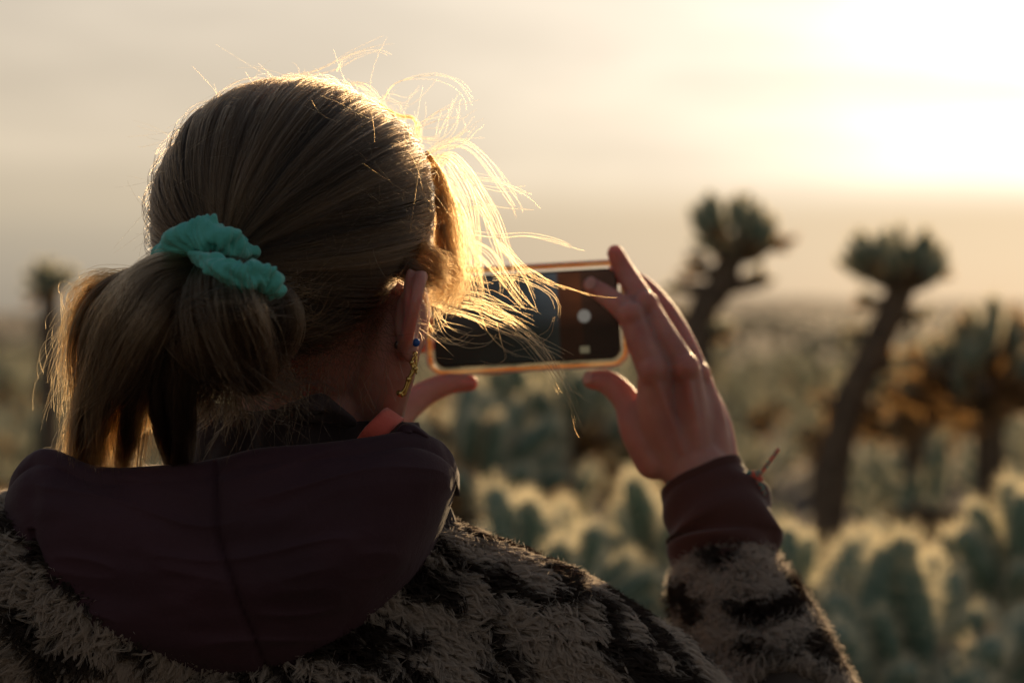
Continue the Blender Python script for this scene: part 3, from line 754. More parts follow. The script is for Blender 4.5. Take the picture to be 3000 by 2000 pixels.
adopt(strands('stray_strands', stray[0], .00011, .00005, TAIL, None, stray[1] + .3), hair)
stray = bundle(PP([(650, 800, 1.465), (650, 900, 1.428), (680, 1000, 1.43), (720, 1080, 1.46), (760, 1150, 1.49)]), 20, [.02, .028, .028, .024, .024], 260, 78, wob=.012, splay=.5, s1=(.5, 1.1))
adopt(strands('stray_strands', stray[0], .00011, .00005, TAIL, None, stray[1] + .2), hair)
# solid shadowed core of the tail
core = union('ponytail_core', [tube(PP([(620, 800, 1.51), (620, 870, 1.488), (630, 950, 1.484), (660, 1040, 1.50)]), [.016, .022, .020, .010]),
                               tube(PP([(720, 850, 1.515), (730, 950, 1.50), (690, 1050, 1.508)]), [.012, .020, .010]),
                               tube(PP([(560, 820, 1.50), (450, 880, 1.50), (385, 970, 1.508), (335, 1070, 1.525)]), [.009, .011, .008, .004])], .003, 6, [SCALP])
adopt(core, tail)
# fuzzy bits along tail and nape; golden strands paint the sunlit rim and gap
tp = []; tt_ = []
fz = [([(400, 840, 1.50), (300, 845, 1.515), (245, 890, 1.525), (225, 990, 1.535), (222, 1080, 1.54)], [.006, .010, .010, .010, .010], 420, .012),
      ([(470, 820, 1.50), (340, 850, 1.515), (285, 900, 1.525), (262, 1000, 1.53)], [.008, .014, .014, .014], 300, .012),
      ([(300, 860, 1.515), (262, 935, 1.525), (244, 1060, 1.54), (246, 1200, 1.555)], [.010, .0095, .009, .009], 1300, .008),
      ([(262, 1130, 1.545), (246, 1230, 1.56), (236, 1330, 1.57), (222, 1390, 1.575)], [.007, .010, .011, .012], 650, .008),
      ([(415, 1080, 1.520), (385, 1170, 1.54), (355, 1260, 1.56), (335, 1360, 1.58)], [.014, .018, .018, .012], 2000, .006),
      ([(790, 850, 1.50), (860, 880, 1.50), (910, 880, 1.505), (960, 850, 1.51)], [.012, .020, .020, .016], 110, .010)]
for k, (g, rd, K, wb) in enumerate(fz):
    p, tone = bundle(PP(g), 18, rd, K, 90 + k, wob=wb, splay=.8, s1=(.4, 1.1)); tp.append(p); tt_.append(tone * .5 + .35)
p = np.vstack(tp)
adopt(strands('tail_fuzz', p, .00011, .00006, HAIR_SUNLIT, None, np.concatenate(tt_)), hair)

# --- fine nape hair, growing from the neck hairline
def nape(K):
    r = np.random.default_rng(5); P0 = []
    for _ in range(K):
        px = r.uniform(700, 1190); py = np.interp(px, [700, 900, 1050, 1190], [1075, 1050, 990, 880]) + r.normal(0, 28) - 18
        a0 = P(px, py, 1.545 + abs(px - 850) / 330 * .045)
        dx, dz = r.normal(-.25, .6), r.normal(-.35, .6); L_ = r.uniform(.015, .055)
        c = [a0 + Vector((dx * L_ * t + math.sin(t * 3 + px) * .004, -.006 * t, dz * L_ * t)) for t in np.linspace(0, 1, 8)]
        P0.append(c)
    return np.array([[list(v) for v in c] for c in P0])
adopt(strands('nape_hair', nape(900), .00010, .00005, HAIR, None, rng.uniform(.05, .4, 900)), hair)

# --- short flyaways standing off the whole head
def flyaways(K, seed, lmin, lmax):
    r = np.random.default_rng(seed); d = r.normal(0, 1, (K * 6, 3)); d /= np.linalg.norm(d, axis=1)[:, None]; d = d[is_hair(d, 0)][:K]; K = len(d); n = 10
    t = np.linspace(0, 1, n)[None, :, None]
    L_ = (r.uniform(0, 1, K) ** 2 * (lmax - lmin) + lmin)[:, None, None]
    side = np.cross(d, r.normal(0, 1, (K, 3))); side /= np.linalg.norm(side, axis=1)[:, None]
    tow = TGT_D - d * (d @ TGT_D)[:, None]; side = side * .8 + tow
    p = d[:, None] * env_r(d)[:, None, None] + (d[:, None] * (t * .55 - .25 * t * t) + side[:, None] * (t * .8)) * L_
    cur = r.normal(0, 1, (K, 3))[:, None] * (t ** 2) * L_ * .35
    return head_to_world(p + cur)
p = flyaways(620, 31, .005, .042)
adopt(strands('flyaway_hair', p, .00005, .00003, HAIR_SUNLIT, None, rng.uniform(.2, .9, len(p))), hair)

# --- wind-blown front locks, golden against the sun
def Q3(l, d0=1.63, d1=1.655):
    n = len(l); return [P(1100 + x / 1.5675, 300 + y / 1.5675, d0 + (d1 - d0) * i / (n - 1)) for i, (x, y) in enumerate(l)]
front = [
    (Q3([(235, 235), (300, 195), (380, 183), (450, 215), (520, 290), (590, 390), (640, 470), (660, 530)]), [.001, .003, .003, .0035, .003], 60, .002),
    (Q3([(240, 235), (330, 250), (410, 310), (470, 400), (520, 500), (560, 620), (595, 740), (605, 850), (590, 905)]), [.002, .004, .004, .005, .004, .003], 130, .003),
    (Q3([(240, 240), (310, 270), (370, 350), (420, 460), (438, 600), (455, 740), (480, 860), (495, 935)]), [.002, .006, .006, .006, .004, .003], 170, .003),
    (Q3([(255, 270), (330, 360), (400, 480), (430, 590), (440, 700), (470, 840), (490, 940)]), [.003, .006, .006, .005, .003], 120, .003),
    (Q3([(420, 400), (480, 480), (545, 590), (610, 690), (690, 800), (740, 900), (755, 985)]), [.002, .003, .003, .002], 50, .003),
    (Q3([(560, 620), (630, 720), (720, 790), (810, 835), (875, 862)]), [.002, .0025, .002, .001], 40, .0015),
    (Q3([(600, 700), (690, 775), (800, 835), (900, 865), (1000, 890), (1105, 897)]), [.002, .002, .0015, .001], 18, .0015),
    (Q3([(560, 740), (640, 800), (730, 830), (800, 870), (835, 920), (835, 990), (780, 1050)]), [.002, .002, .0015, .001], 16, .002),
    (Q3([(430, 590), (560, 605), (700, 600), (830, 628), (930, 665), (988, 688)]), [.002, .002, .002, .001], 22, .0015),
    (Q3([(450, 640), (530, 690), (590, 780), (650, 870), (700, 930), (730, 960)]), [.002, .003, .003, .002], 60, .002),
    (Q3([(480, 700), (580, 800), (660, 900), (720, 960)]), [.002, .003, .002], 40, .002),
    (Q3([(262, 905), (340, 920), (430, 940), (520, 975), (610, 1020), (700, 1075), (770, 1160), (830, 1250), (890, 1370), (935, 1470), (965, 1530)]), [.004, .008, .008, .006, .005, .003, .002], 150, .005),
    (Q3([(270, 900), (370, 915), (470, 935), (560, 985), (640, 1015), (720, 1045)]), [.004, .008, .008, .006], 130, .005),
    (Q3([(300, 880), (400, 905), (520, 925), (620, 960), (690, 1000)]), [.004, .006, .006, .004], 90, .005),
    (Q3([(620, 1010), (700, 1080), (760, 1120), (860, 1170), (915, 1200)]), [.003, .005, .006, .004], 26, .003),
    (Q3([(700, 1080), (790, 1180), (880, 1290), (950, 1350), (990, 1355)]), [.003, .004, .004, .002], 12, .003),
    (Q3([(480, 960), (515, 1050), (580, 1120), (660, 1165), (775, 1200)]), [.001, .0014, .0014, .001], 8, .001),
    (Q3([(275, 960), (330, 1060), (430, 1100), (520, 1080), (560, 1020)]), [.002, .004, .004, .003], 14, .004),
    (Q3([(250, 1010), (300, 1060), (380, 1075), (450, 1050)]), [.003, .005, .005, .003], 26, .004),
    (Q3([(280, 800), (380, 790), (470, 835), (540, 870)]), [.003, .005, .005, .003], 26, .004),
    (Q3([(270, 940), (310, 1000), (390, 1020), (460, 1045)]), [.003, .005, .005, .003], 26, .004),
    (Q3([(360, 350), (440, 340), (560, 350), (640, 385), (720, 430), (760, 470)]), [.002, .003, .003, .003], 14, .002),
    (Q3([(330, 220), (400, 190), (450, 130), (490, 95)]), [.002, .003, .004, .004], 7, .003),
    (Q3([(330, 300), (420, 400), (560, 440), (660, 440), (735, 440)]), [.002, .005, .005, .004], 14, .004),
    (Q3([(560, 1010), (580, 1090), (600, 1170), (560, 1200), (480, 1190)]), [.001, .002, .002, .002], 6, .002),
    (Q3([(820, 985), (790, 1060), (700, 1110), (600, 1140)]), [.001, .003, .003, .002], 6, .002),
    # mass lying over the temple and cheek
    (Q3([(232, 225), (290, 330), (318, 440), (335, 560), (345, 690), (350, 790), (320, 880), (290, 930)], 1.635, 1.635), [.002, .005, .009, .012, .013, .014, .013, .006], 700, .008),
    (Q3([(270, 300), (300, 400), (320, 520), (330, 640), (340, 760), (330, 860), (290, 940)], 1.63, 1.63), [.004, .006, .008, .010, .012, .013, .008], 900, .008),
    (Q3([(290, 430), (310, 540), (318, 650), (335, 770), (325, 870), (280, 960)], 1.625, 1.625), [.004, .007, .009, .012, .012, .008], 900, .008),
    (Q3([(300, 560), (312, 660), (325, 760), (345, 840), (330, 900), (262, 930)], 1.62, 1.625), [.004, .007, .010, .013, .012, .008], 800, .010),
    (Q3([(285, 360), (350, 470), (380, 590), (400, 720), (395, 820), (340, 890)], 1.645, 1.645), [.003, .007, .009, .010, .010, .008], 500, .010),
    (Q3([(250, 880), (262, 940), (262, 990), (245, 1040), (200, 1080)], 1.635, 1.63), [.008, .009, .007, .005, .003], 160, .004),
]
tp = []; tt_ = []
for k, (g, rd, K, wb) in enumerate(front):
    p, tone = bundle([g[0] + Vector((.0, .0, 0)) + (Vector((.004 * math.sin(k * 2.4), 0, -.030 * ((k * .618) % 1))) if 0 < k < 8 else Vector((0, 0, 0)))] + g[1:], 26, [q * (1.35 if K < 400 else .78) for q in rd], int(K * (.09 if K < 400 else .20)) + 2, 130 + k, wob=wb * .8, splay=.25, s1=(.7, 1.02)); p = p + vnoise3(p + np.random.default_rng(k).uniform(0, 9, (len(p), 1, 3)), 55, 2) * .0013 * np.linspace(0, 1, 26)[None, :, None]; tp.append(p); tt_.append(tone)
p = np.vstack(tp)
adopt(strands('windblown_locks', p, .000095, .00005, HAIR_SUNLIT, None, np.concatenate(tt_)), hair)
# curls of dark hair at the parting and single long wisps over the crown
def R1(l, d=1.66): return [P(400 + x / 1.96, 100 + y / 1.96, d) for x, y in l]
wisps = [
    (PP([(1000, 790, 1.553), (1090, 775, 1.565), (1170, 785, 1.571), (1225, 812, 1.577), (1262, 850, 1.592)]), [.002, .006, .008, .007, .003], 300, .002, 22),
    (PP([(1000, 800, 1.558), (1100, 790, 1.566), (1190, 800, 1.572), (1250, 840, 1.59)]), [.002, .004, .005, .003], 60, .002, 22),
    (R1([(1500, 1290), (1590, 1330), (1660, 1365), (1740, 1400), (1790, 1450)], 1.58), [.005, .007, .007, .006, .004], 240, .003, 22),
    (R1([(1480, 1190), (1580, 1215), (1670, 1250), (1740, 1300), (1800, 1330)], 1.585), [.006, .007, .006, .005, .003], 260, .003, 22),
    (R1([(1520, 1270), (1600, 1280), (1680, 1310), (1740, 1370), (1745, 1430)], 1.582), [.005, .006, .005, .004, .003], 160, .003, 22),
    (R1([(1390, 400), (1450, 440), (1520, 472), (1580, 480), (1612, 520), (1612, 580), (1590, 640)], 1.63), [.001, .0012, .0012, .002, .003], 40, .001, 22),
    (R1([(1415, 380), (1480, 290), (1600, 250), (1740, 245), (1850, 290), (1920, 380), (1940, 470)]), [.0005, .001, .003, .006], 4, .004, 22),
    (R1([(1150, 215), (1200, 140), (1330, 95), (1440, 95), (1530, 135)]), [.0005, .002, .003, .003], 3, .004, 22),
    (R1([(840, 250), (1000, 225), (1120, 190), (1240, 130), (1400, 60)]), [.001, .001, .003, .006], 5, .004, 22),
    (R1([(1190, 290), (1290, 290), (1370, 350), (1420, 420)]), [.001, .002, .002, .002], 7, .003, 22),
    (R1([(1290, 480), (1420, 370), (1560, 390), (1700, 260)]), [.001, .002, .003, .005], 3, .004, 22),
    (R1([(1560, 560), (1700, 490), (1810, 450), (1900, 400)]), [.001, .004, .006, .008], 7, .006, 22),
    (R1([(1600, 600), (1740, 600), (1800, 500), (1830, 380)]), [.001, .004, .006, .010], 6, .006, 22),
    (R1([(1650, 700), (1780, 640), (1900, 560), (1950, 520)]), [.001, .002, .004, .008], 6, .006, 22),
    (R1([(1620, 1250), (1700, 1300), (1790, 1330), (1850, 1360)], 1.60), [.004, .006, .007, .004], 40, .006, 22),
    (R1([(1700, 1240), (1760, 1340), (1830, 1420), (1800, 1480)], 1.61), [.003, .005, .005, .004], 18, .006, 22),
    (PP([(215, 920, 1.50), (190, 880, 1.50), (172, 850, 1.50), (178, 826, 1.50), (205, 830, 1.50), (228, 870, 1.50), (235, 920, 1.50)]), [.0002, .0002, .0002], 1, .0, 22),
]
tp = []; tt_ = []
for k, (g, rd, K, wb, n) in enumerate(wisps):
    p, tone = bundle(g, 22, rd, K, 230 + k, wob=wb, splay=.4, s1=(.75, 1.02)); tp.append(p); tt_.append(tone)
nc = sum(len(x) for x in tp[:2]); adopt(strands('ear_strands', np.vstack(tp[:2]), .00018, .00007, HAIR, None, np.concatenate(tt_[:2])), hair)
adopt(strands('wisps', np.vstack(tp[2:]), .00008, .00004, HAIR_SUNLIT, None, np.concatenate(tt_[2:]) * .8), hair)

# --- scrunchie
def crumple(V, amp, sc, seed): return V + vnoise3(V, sc, seed) * amp
t1 = tube(PP([(492, 788, 1.490), (487, 748, 1.482), (520, 712, 1.474), (575, 694, 1.470), (625, 690, 1.468), (672, 708, 1.472), (705, 732, 1.480), (737, 742, 1.494), (700, 765, 1.515), (600, 790, 1.52), (525, 800, 1.508)]),
          [.0072, .0085, .0098, .0102, .0104, .0092, .0070, .0045, .005, .006, .007], n=170, seg=56)
t2 = tube(PP([(572, 750, 1.470), (610, 764, 1.448), (650, 784, 1.438), (695, 806, 1.436), (728, 814, 1.438), (764, 806, 1.444), (790, 822, 1.452), (797, 846, 1.466), (785, 856, 1.50)]),
          [.0038, .0055, .0070, .0078, .0082, .0088, .0082, .0065, .0045], n=140, seg=56)
def pleat(V, seg, seed):
    m = len(V) // seg; V = V.reshape(m, seg, 3); c = V.mean(1, keepdims=True); d = V - c
    i = np.arange(m)[:, None] * 1.0; j = np.arange(seg)[None] / seg * 2 * math.pi
    k = 1 + .24 * np.sin(i * .30 + 2.2 * np.sin(j + seed) + 1.5 * np.sin(j * 2 + i * .07)) * (.5 + .5 * np.sin(j * 3 + i * .12 + seed)) + .11 * np.sin(i * .15 + j * 3 + seed) + .10 * np.sin(i * 1.0 + 2.6 * np.sin(j * 2 + seed) + 1.9 * np.sin(i * .11)) * (.35 + .65 * np.sin(i * .07 + j + seed) ** 2)
    return (c + d * k[..., None]).reshape(-1, 3)
V1 = crumple(pleat(t1[0], 56, 1), .0012, 75, 2); V2 = crumple(pleat(t2[0], 56, 2.5), .0012, 80, 5)
def ridge(V, f, a, sd): return V + vnoise3(V, 20, sd) * .001 + ((1 - np.abs(vnoise(V + vnoise3(V, 60, 3) * .004, f, sd))) ** 4)[:, None] * a * (V - V.mean(0)) / (np.linalg.norm(V - V.mean(0), axis=1)[:, None] + 1e-6)
V1 = ridge(V1, 62, -.0028, 3); V2 = ridge(V2, 62, -.0026, 6)
V, Fc = merge([(V1, t1[1]), (V2, t2[1])])
scr = mesh_obj('scrunchie', V, Fc, TEAL); adopt(scr, person); scr['label'] = 'teal fabric scrunchie round the ponytail'

# --- earrings
er = []
for l, r_ in (([(1216, 1040), (1206, 1062), (1212, 1085), (1196, 1110), (1188, 1135), (1172, 1156)], .0011), ([(1220, 1045), (1218, 1075), (1206, 1085), (1203, 1110), (1196, 1130), (1186, 1156)], .0008),
              ([(1206, 1062), (1216, 1072), (1219, 1092)], .0008), ([(1168, 1150), (1176, 1156)], .0018)):
    er.append(tube([P(x, y, 1.574) for x, y in l], [r_, r_ * 1.2, r_], n=18, seg=10))
for c in ((1216, 1036), (1206, 1062), (1217, 1080), (1196, 1110), (1172, 1152)):
    er.append(ellipsoid(P(*c, 1.573), (.0017, .0014, .0017), nu=12, nv=8))
V, Fc = merge(er); eg = mesh_obj('earring', V, Fc, GOLD); adopt(eg, person); eg['label'] = 'dangling gold figure earring'
st = mesh_obj('ear_stud', *ellipsoid(P(1219, 1003, 1.572), (.0026, .0022, .0028), nu=14, nv=10), mat('blue_enamel', (.01, .10, .45), .2)); adopt(st, person)
st2 = mesh_obj('ear_stud', *ellipsoid(P(1164, 1010, 1.574), (.0022, .0018, .0026), nu=14, nv=10), mat('dark_metal', (.10, .08, .07), .3, Metallic=1.0)); adopt(st2, person)

# --- fleece jacket (shell) and its pile
torso = [
    ellipsoid(P(860, 2330, 1.665), (.225, .125, .175)),
    tube([P(60, 1800, 1.60), P(380, 1760, 1.62), P(880, 1760, 1.655), P(1290, 1838, 1.66), P(1580, 1950, 1.66), P(1800, 2085, 1.67)], [.072, .078, .082, .062, .060, .060], n=26, seg=28),
    tube([P(1800, 2085, 1.67), P(2000, 2260, 1.70), P(2260, 2370, 1.75)], [.062, .060, .062], n=14, seg=24),
    tube([P(60, 1800, 1.60), P(-40, 2200, 1.66), P(300, 2360, 1.72)], [.072, .062, .056], n=14, seg=24),
    tube([P(300, 2360, 1.72), P(560, 2150, 1.80), P(760, 1880, 1.85)], [.056, .052, .046], n=14, seg=24),
    tube([(-.15, 1.67, 1.11), (-.15, 1.68, 1.04), (-.15, 1.68, .88)], [.175, .170, .185], n=14, seg=32, flat=((0, 1, 0), .72)),
    tube([P(2142, 1745, 1.847), P(2192, 1850, 1.83), P(2262, 2020, 1.80), P(2320, 2250, 1.765), P(2290, 2370, 1.75)], [.0390, .0430, .0480, .057, .060], n=30, seg=32),
]
jacket = union('jacket', torso, .005, 4, [FLEECE]); adopt(jacket, person); jacket['label'] = 'fleece jacket with a dark leopard pattern'

def surf(me_obj, K, seed, sel=None):
    me = me_obj.data; me.calc_loop_triangles()
    v = np.empty(len(me.vertices) * 3); me.vertices.foreach_get('co', v); v = v.reshape(-1, 3)
    tr = np.empty(len(me.loop_triangles) * 3, int); me.loop_triangles.foreach_get('vertices', tr); tr = tr.reshape(-1, 3)
    a, b, c = v[tr[:, 0]], v[tr[:, 1]], v[tr[:, 2]]
    nr = np.cross(b - a, c - a); ar = np.linalg.norm(nr, axis=1); nr /= ar[:, None] + 1e-12
    ce = (a + b + c) / 3
    if sel is not None: ar = ar * sel(ce, nr)
    r = np.random.default_rng(seed); i = r.choice(len(tr), K, p=ar / ar.sum()); w = r.dirichlet((1, 1, 1), K)
    vn = np.empty(len(me.vertices) * 3); me.vertices.foreach_get('normal', vn); vn = vn.reshape(-1, 3)
    pn = vn[tr[i, 0]] * w[:, :1] + vn[tr[i, 1]] * w[:, 1:2] + vn[tr[i, 2]] * w[:, 2:]
    pn /= np.linalg.norm(pn, axis=1)[:, None] + 1e-9
    return a[i] * w[:, :1] + b[i] * w[:, 1:2] + c[i] * w[:, 2:], pn
def leopard(p):
    q = p + vnoise3(p, 20, 3) * .022 + vnoise3(p, 60, 9) * .005
    c_, s_ = math.cos(.7), math.sin(.7); q = np.stack([(q[:, 0] * c_ - q[:, 2] * s_) * .55, q[:, 1], (q[:, 0] * s_ + q[:, 2] * c_) * 1.9], -1)
    a = vnoise(q, 35, 4); b = vnoise(q, 75, 6)
    ring = np.abs(a) * 1.4 - .25 + b * .5
    return np.clip(.5 + ring * 1.1, 0, 1)
def sleeve_pat(p):
    z = (p[:, 2] - 1.25) + vnoise(p, 12, 2) * .020 + vnoise(p, 30, 7) * .007
    s = np.sin(z * 150 + vnoise(p, 18, 9) * 1.5)
    return np.clip(.54 + s * .27 + vnoise(p * np.array([.8, 1, 1.9]), 60, 11) * .50, 0, 1)
def pile(name, base, nrm_, comb, length, K_per, seed, tone, spread=.0018, radius=.00042):
    """tufts of pile: K_per hairs closing to a point per tuft"""
    r = np.random.default_rng(seed); K = len(base); n = 6
    L_ = length * r.uniform(.7, 1.25, K)[:, None]
    swirl = vnoise3(base, 26, 13) * .55 + vnoise3(base, 70, 17) * .35
    d = comb + swirl; d -= nrm_ * (d * nrm_).sum(1, keepdims=True); d /= np.linalg.norm(d, axis=1)[:, None] + 1e-9
    side = np.cross(nrm_, d); s = np.linspace(0, 1, n)
    curl = r.normal(0, .30, K)[:, None]
    guide = np.stack([base + nrm_ * (L_ * (1.25 * t - .50 * t * t)) + d * L_ * (.15 * t + .60 * t * t) + side * L_ * curl * np.sin(t * 3.0) for t in s], 1)
    out = []
    for k in range(K_per):
        o = (r.normal(0, 1, (K, 1)) * side + r.normal(0, 1, (K, 1)) * d) * spread
        w = (1 - s ** 1.5 * .88)[None, :, None]
        out.append(guide + o[:, None] * w + r.normal(0, .0004, (K, 1, 3)) * s[None, :, None])
    P_ = np.vstack(out); T_ = np.tile(tone, K_per)
    return strands(name, P_, radius, radius * .3, FUR, None, np.clip(T_ + r.normal(0, .035, len(T_)), 0, 1))
def halo(name, base, nrm_, length, seed, tone):
    r = np.random.default_rng(seed); K = len(base); t = np.linspace(0, 1, 6)[None, :, None]
    side = np.cross(nrm_, r.normal(0, 1, (K, 3))); side /= np.linalg.norm(side, axis=1)[:, None]
    L_ = (length * r.uniform(.6, 1.2, K))[:, None, None]
    p = base[:, None] + nrm_[:, None] * t * L_ + side[:, None] * (t ** 2 * .5 - t * .15) * L_ + np.array([0, 0, -.2]) * t ** 2 * L_
    return strands(name, p, .00022, .00010, FUR, None, np.clip(tone * .8 + .08 + r.normal(0, .05, K), 0, 1))
def in_view(ce):
    px = ce[:, 0] / ce[:, 1] * F + CX; py = HY - (ce[:, 2] - EYE) / ce[:, 1] * F
    return px, py
def selT(ce, nr):
    px, py = in_view(ce)
    fa = (px < 2080) | (py > 1900) & (px < 2150)
    return ((nr[:, 1] < .9) & (py < 2150) & (px > -150) & (ce[:, 1] < 1.76) & fa).astype(float)
def selS(ce, nr):
    px, py = in_view(ce)
    return ((nr[:, 1] < .92) & (py < 2150) & (px > 1900) & (ce[:, 1] > 1.755)).astype(float)
b_, n_ = surf(jacket, 27000, 3, selT)
comb = np.stack([np.sign(b_[:, 0] + .13) * .55 + (b_[:, 0] + .13) * 1.5, b_[:, 0] * 0 - .1, b_[:, 0] * 0 - .75], -1)
adopt(pile('fleece_pile', b_, n_, comb, .0130, 9, 4, leopard(b_), spread=.0015, radius=.00030), jacket)
b_, n_ = surf(jacket, 11000, 5, selS)
comb = np.stack([b_[:, 0] * 0 + .05, b_[:, 0] * 0, b_[:, 0] * 0 + .25], -1)
adopt(pile('sleeve_pile', b_, n_, comb, .0115, 9, 6, sleeve_pat(b_), spread=.0014, radius=.00028), jacket)

b_, n_ = surf(jacket, 13000, 13, selT); adopt(halo('fleece_fuzz', b_, n_, .0155, 4, leopard(b_)), jacket)
b_, n_ = surf(jacket, 12000, 15, selS); adopt(halo('fleece_fuzz', b_, n_, .0150, 8, sleeve_pat(b_)), jacket)

# --- jersey cuff between fleece sleeve and hand
def cuff():
    c = PP([(2052, 1392, 1.872), (2062, 1425, 1.872), (2082, 1475, 1.868), (2110, 1530, 1.864), (2118, 1580, 1.862), (2122, 1650, 1.857), (2140, 1700, 1.85)])
    rd = [.0325, .0338, .0385, .0425, .0425, .0405, .038]
    n, seg = 110, 96
    V, Fc = tube(c, rd, n=n, seg=seg, caps=False, flat=((0, 1, 0), .8))
    V = V.reshape(n, seg, 3); ce = V.mean(1, keepdims=True); d = V - ce
    i = np.linspace(0, 1, n)[:, None]; j = np.arange(seg)[None] / seg * 2 * math.pi
    k = 1 + .10 * np.sin(i * 26 + 2.6 * np.sin(j * 1 + .6) + 1.2 * np.sin(2 * j + 2)) * np.clip((i - .2) * 4, 0, 1) * (.4 + .6 * np.sin(j * 1.5 + 1) ** 2)
    k = k + .012 * vnoise((ce + d).reshape(-1, 3), 60, 2).reshape(n, seg)
    V = ce + d * k[..., None]
    near = np.clip(-d[..., 1] / .024, -1, 1) * (1 - i) ** 2 * np.ones_like(j)
    V[..., 2] += near * .010 + (d[..., 0] / .03) * (1 - i) ** 2 * .004; V[..., 0] -= near * .002
    lip = V[0:1]; inner = [ce[0:1] + (V[0:1] - ce[0:1]) * q + (ce[3:4] - ce[0:1]) * w for q, w in ((.93, .1), (.90, .8), (.88, 2.0))]
    V = np.concatenate(inner[::-1] + [V], 0); m = len(V); V = V.reshape(-1, 3)
    # tilt of the opening: far side sits lower
    V[:, 2] -= 0
    Fc = [(a * seg + b, a * seg + (b + 1) % seg, (a + 1) * seg + (b + 1) % seg, (a + 1) * seg + b) for a in range(m - 1) for b in range(seg)]
    return V, Fc
cf = mesh_obj('sleeve_cuff', *cuff(), CUFFM); adopt(cf, person); cf['label'] = 'rumpled maroon jersey cuff showing below the fleece sleeve'

# --- hood hanging on the back
def poly(l, t):
    a = np.array(l, float); s = np.concatenate([[0], np.cumsum(np.linalg.norm(np.diff(a, axis=0), axis=1))]); s /= s[-1]
    return np.stack([np.interp(t, s, a[:, 0]), np.interp(t, s, a[:, 1])], -1)
def hood():
    nu, nv = 230, 150
    u = (1 - np.cos(np.linspace(0, 1, nu) * math.pi)) / 2 * .65 + np.linspace(0, 1, nu) * .35
    Rm = poly([(14, 1465), (22, 1400), (52, 1352), (95, 1318), (140, 1312), (190, 1335), (255, 1366), (330, 1374), (450, 1366), (560, 1357), (650, 1341), (720, 1318), (800, 1309), (900, 1303), (1000, 1291),
               (1100, 1278), (1180, 1262), (1235, 1266), (1290, 1292), (1325, 1330), (1345, 1390)], u)
    Bt = poly([(8, 1500), (-10, 1600), (-6, 1690), (30, 1800), (90, 1900), (190, 1985), (330, 2050), (520, 2095), (700, 2095), (840, 2050), (975, 1960), (1095, 1850), (1200, 1735), (1260, 1630), (1300, 1540), (1328, 1460), (1344, 1400)], u)
    k = np.ones(9) / 9
    for A in (Rm, Bt):
        for c in (0, 1): A[4:-4, c] = np.convolve(A[:, c], k, 'valid')
    bul = np.clip(1 - np.abs(2 * u - 1) ** 2.6, 0, 1) ** .5
    rows = []; rr = .010
    def row(xy, d): return np.stack([(xy[:, 0] - CX) / F * d, d, EYE + (HY - xy[:, 1]) / F * d], -1)
    d_rim = 1.615 - .085 * bul; 
    base = row(Rm, d_rim)
    # inside, behind the rim, dropping into the hood
    down = np.array([0, 0, -1.0])
    for t in np.linspace(1, 0, 14):
        p_ = base + np.stack([-(2 * u - 1) * .045 * t * np.abs(2 * u - 1) ** 2, .022 + .012 * bul + t * .012, -.012 - t * .090 * bul ** 2.5 - .004], -1); rows.append(p_)
    for a in np.linspace(0, math.pi, 16)[1:-1]:
        p_ = base + np.stack([u * 0, .011 + .011 * np.cos(a) + .0 * u, -.011 + .011 * np.sin(a) + 0 * u], -1); rows.append(p_)
    v = np.linspace(0, 1, nv)
    for t in v:
        xy = Rm * (1 - t) + Bt * t
        xy[:, 1] += 11 / 1.6 * F / 1000 * 0
        prof = math.sin(math.pi * min(1, .22 + t * .78)) ** .7 if t < 1 else 0
        d = 1.615 - bul * (.085 + .060 * (prof - math.sin(math.pi * .22) ** .7)) + (t ** 5) * .03
        p_ = row(xy, d); p_[:, 2] -= .010 * (1 - t) ** 8
        rows.append(p_)
    for t in np.linspace(0, 1, 10)[1:]:
        p_ = rows[-1].copy(); p_[:, 1] += .007; p_[:, 0] -= (2 * u - 1) ** 3 * .009; p_[:, 2] += .004 * t + .006 * (np.abs(2 * u - 1) ** 3) * 0; rows.append(p_)
    nr_ = len(rows); V = np.stack(rows)
    # padding folds
    q = V.copy()
    q = q + vnoise3(q, 9, 5) * .02
    w = vnoise(q * np.array([1, 1, 2.6]), 11, 3) * .0050 + (1 - np.abs(vnoise(q * np.array([.8, 1, 3.4]), 17, 6))) ** 4 * .0028 + vnoise(q * np.array([1, 1, 2.2]), 45, 8) * .0010
    V[..., 1] -= w
    # centre seam and left seam pressed into the cloth
    def seam(px_of_y, depth, width=.0022):
        px = V[..., 0] / V[..., 1] * F + CX; py = HY - (V[..., 2] - EYE) / V[..., 1] * F
        dx = (px - np.interp(py, *px_of_y)) / F * 1.5
        V[..., 1] += depth * np.exp(-(dx / width) ** 2) * (py > px_of_y[0][0] - 10)
        puff = .004 * np.exp(-(np.abs(dx) / .02)) ; V[..., 1] -= puff * (1 - np.exp(-(dx / .006) ** 2))
    seam(([1330, 1560, 1620, 1760, 1860, 1980, 2060], [632, 638, 655, 700, 742, 790, 830]), .0040, .0015)
    seam(([1560, 1660, 1830, 1900, 2000], [95, 118, 124, 132, 160]), .0045)
    px = V[..., 0] / V[..., 1] * F + CX; py = HY - (V[..., 2] - EYE) / V[..., 1] * F
    dx = (px - np.interp(py, [1290, 1350, 1450, 1560], [1290, 1322, 1334, 1312])) / F * 1.5
    V[..., 1] += .003 * np.exp(-(dx / .0018) ** 2) * (py > 1285) * (py < 1600)
    m = V.shape[0]
    Fc = [(a * nu + b, a * nu + b + 1, (a + 1) * nu + b + 1, (a + 1) * nu + b) for a in range(m - 1) for b in range(nu - 1)]
    mi = [1 if a < 13 else 0 for a in range(m - 1) for b in range(nu - 1)]
    return V.reshape(-1, 3), Fc, mi
V, Fc, mi = hood()
hd = mesh_obj('hood', V, Fc, [MAROON, LINING]); hd.data.polygons.foreach_set('material_index', mi)
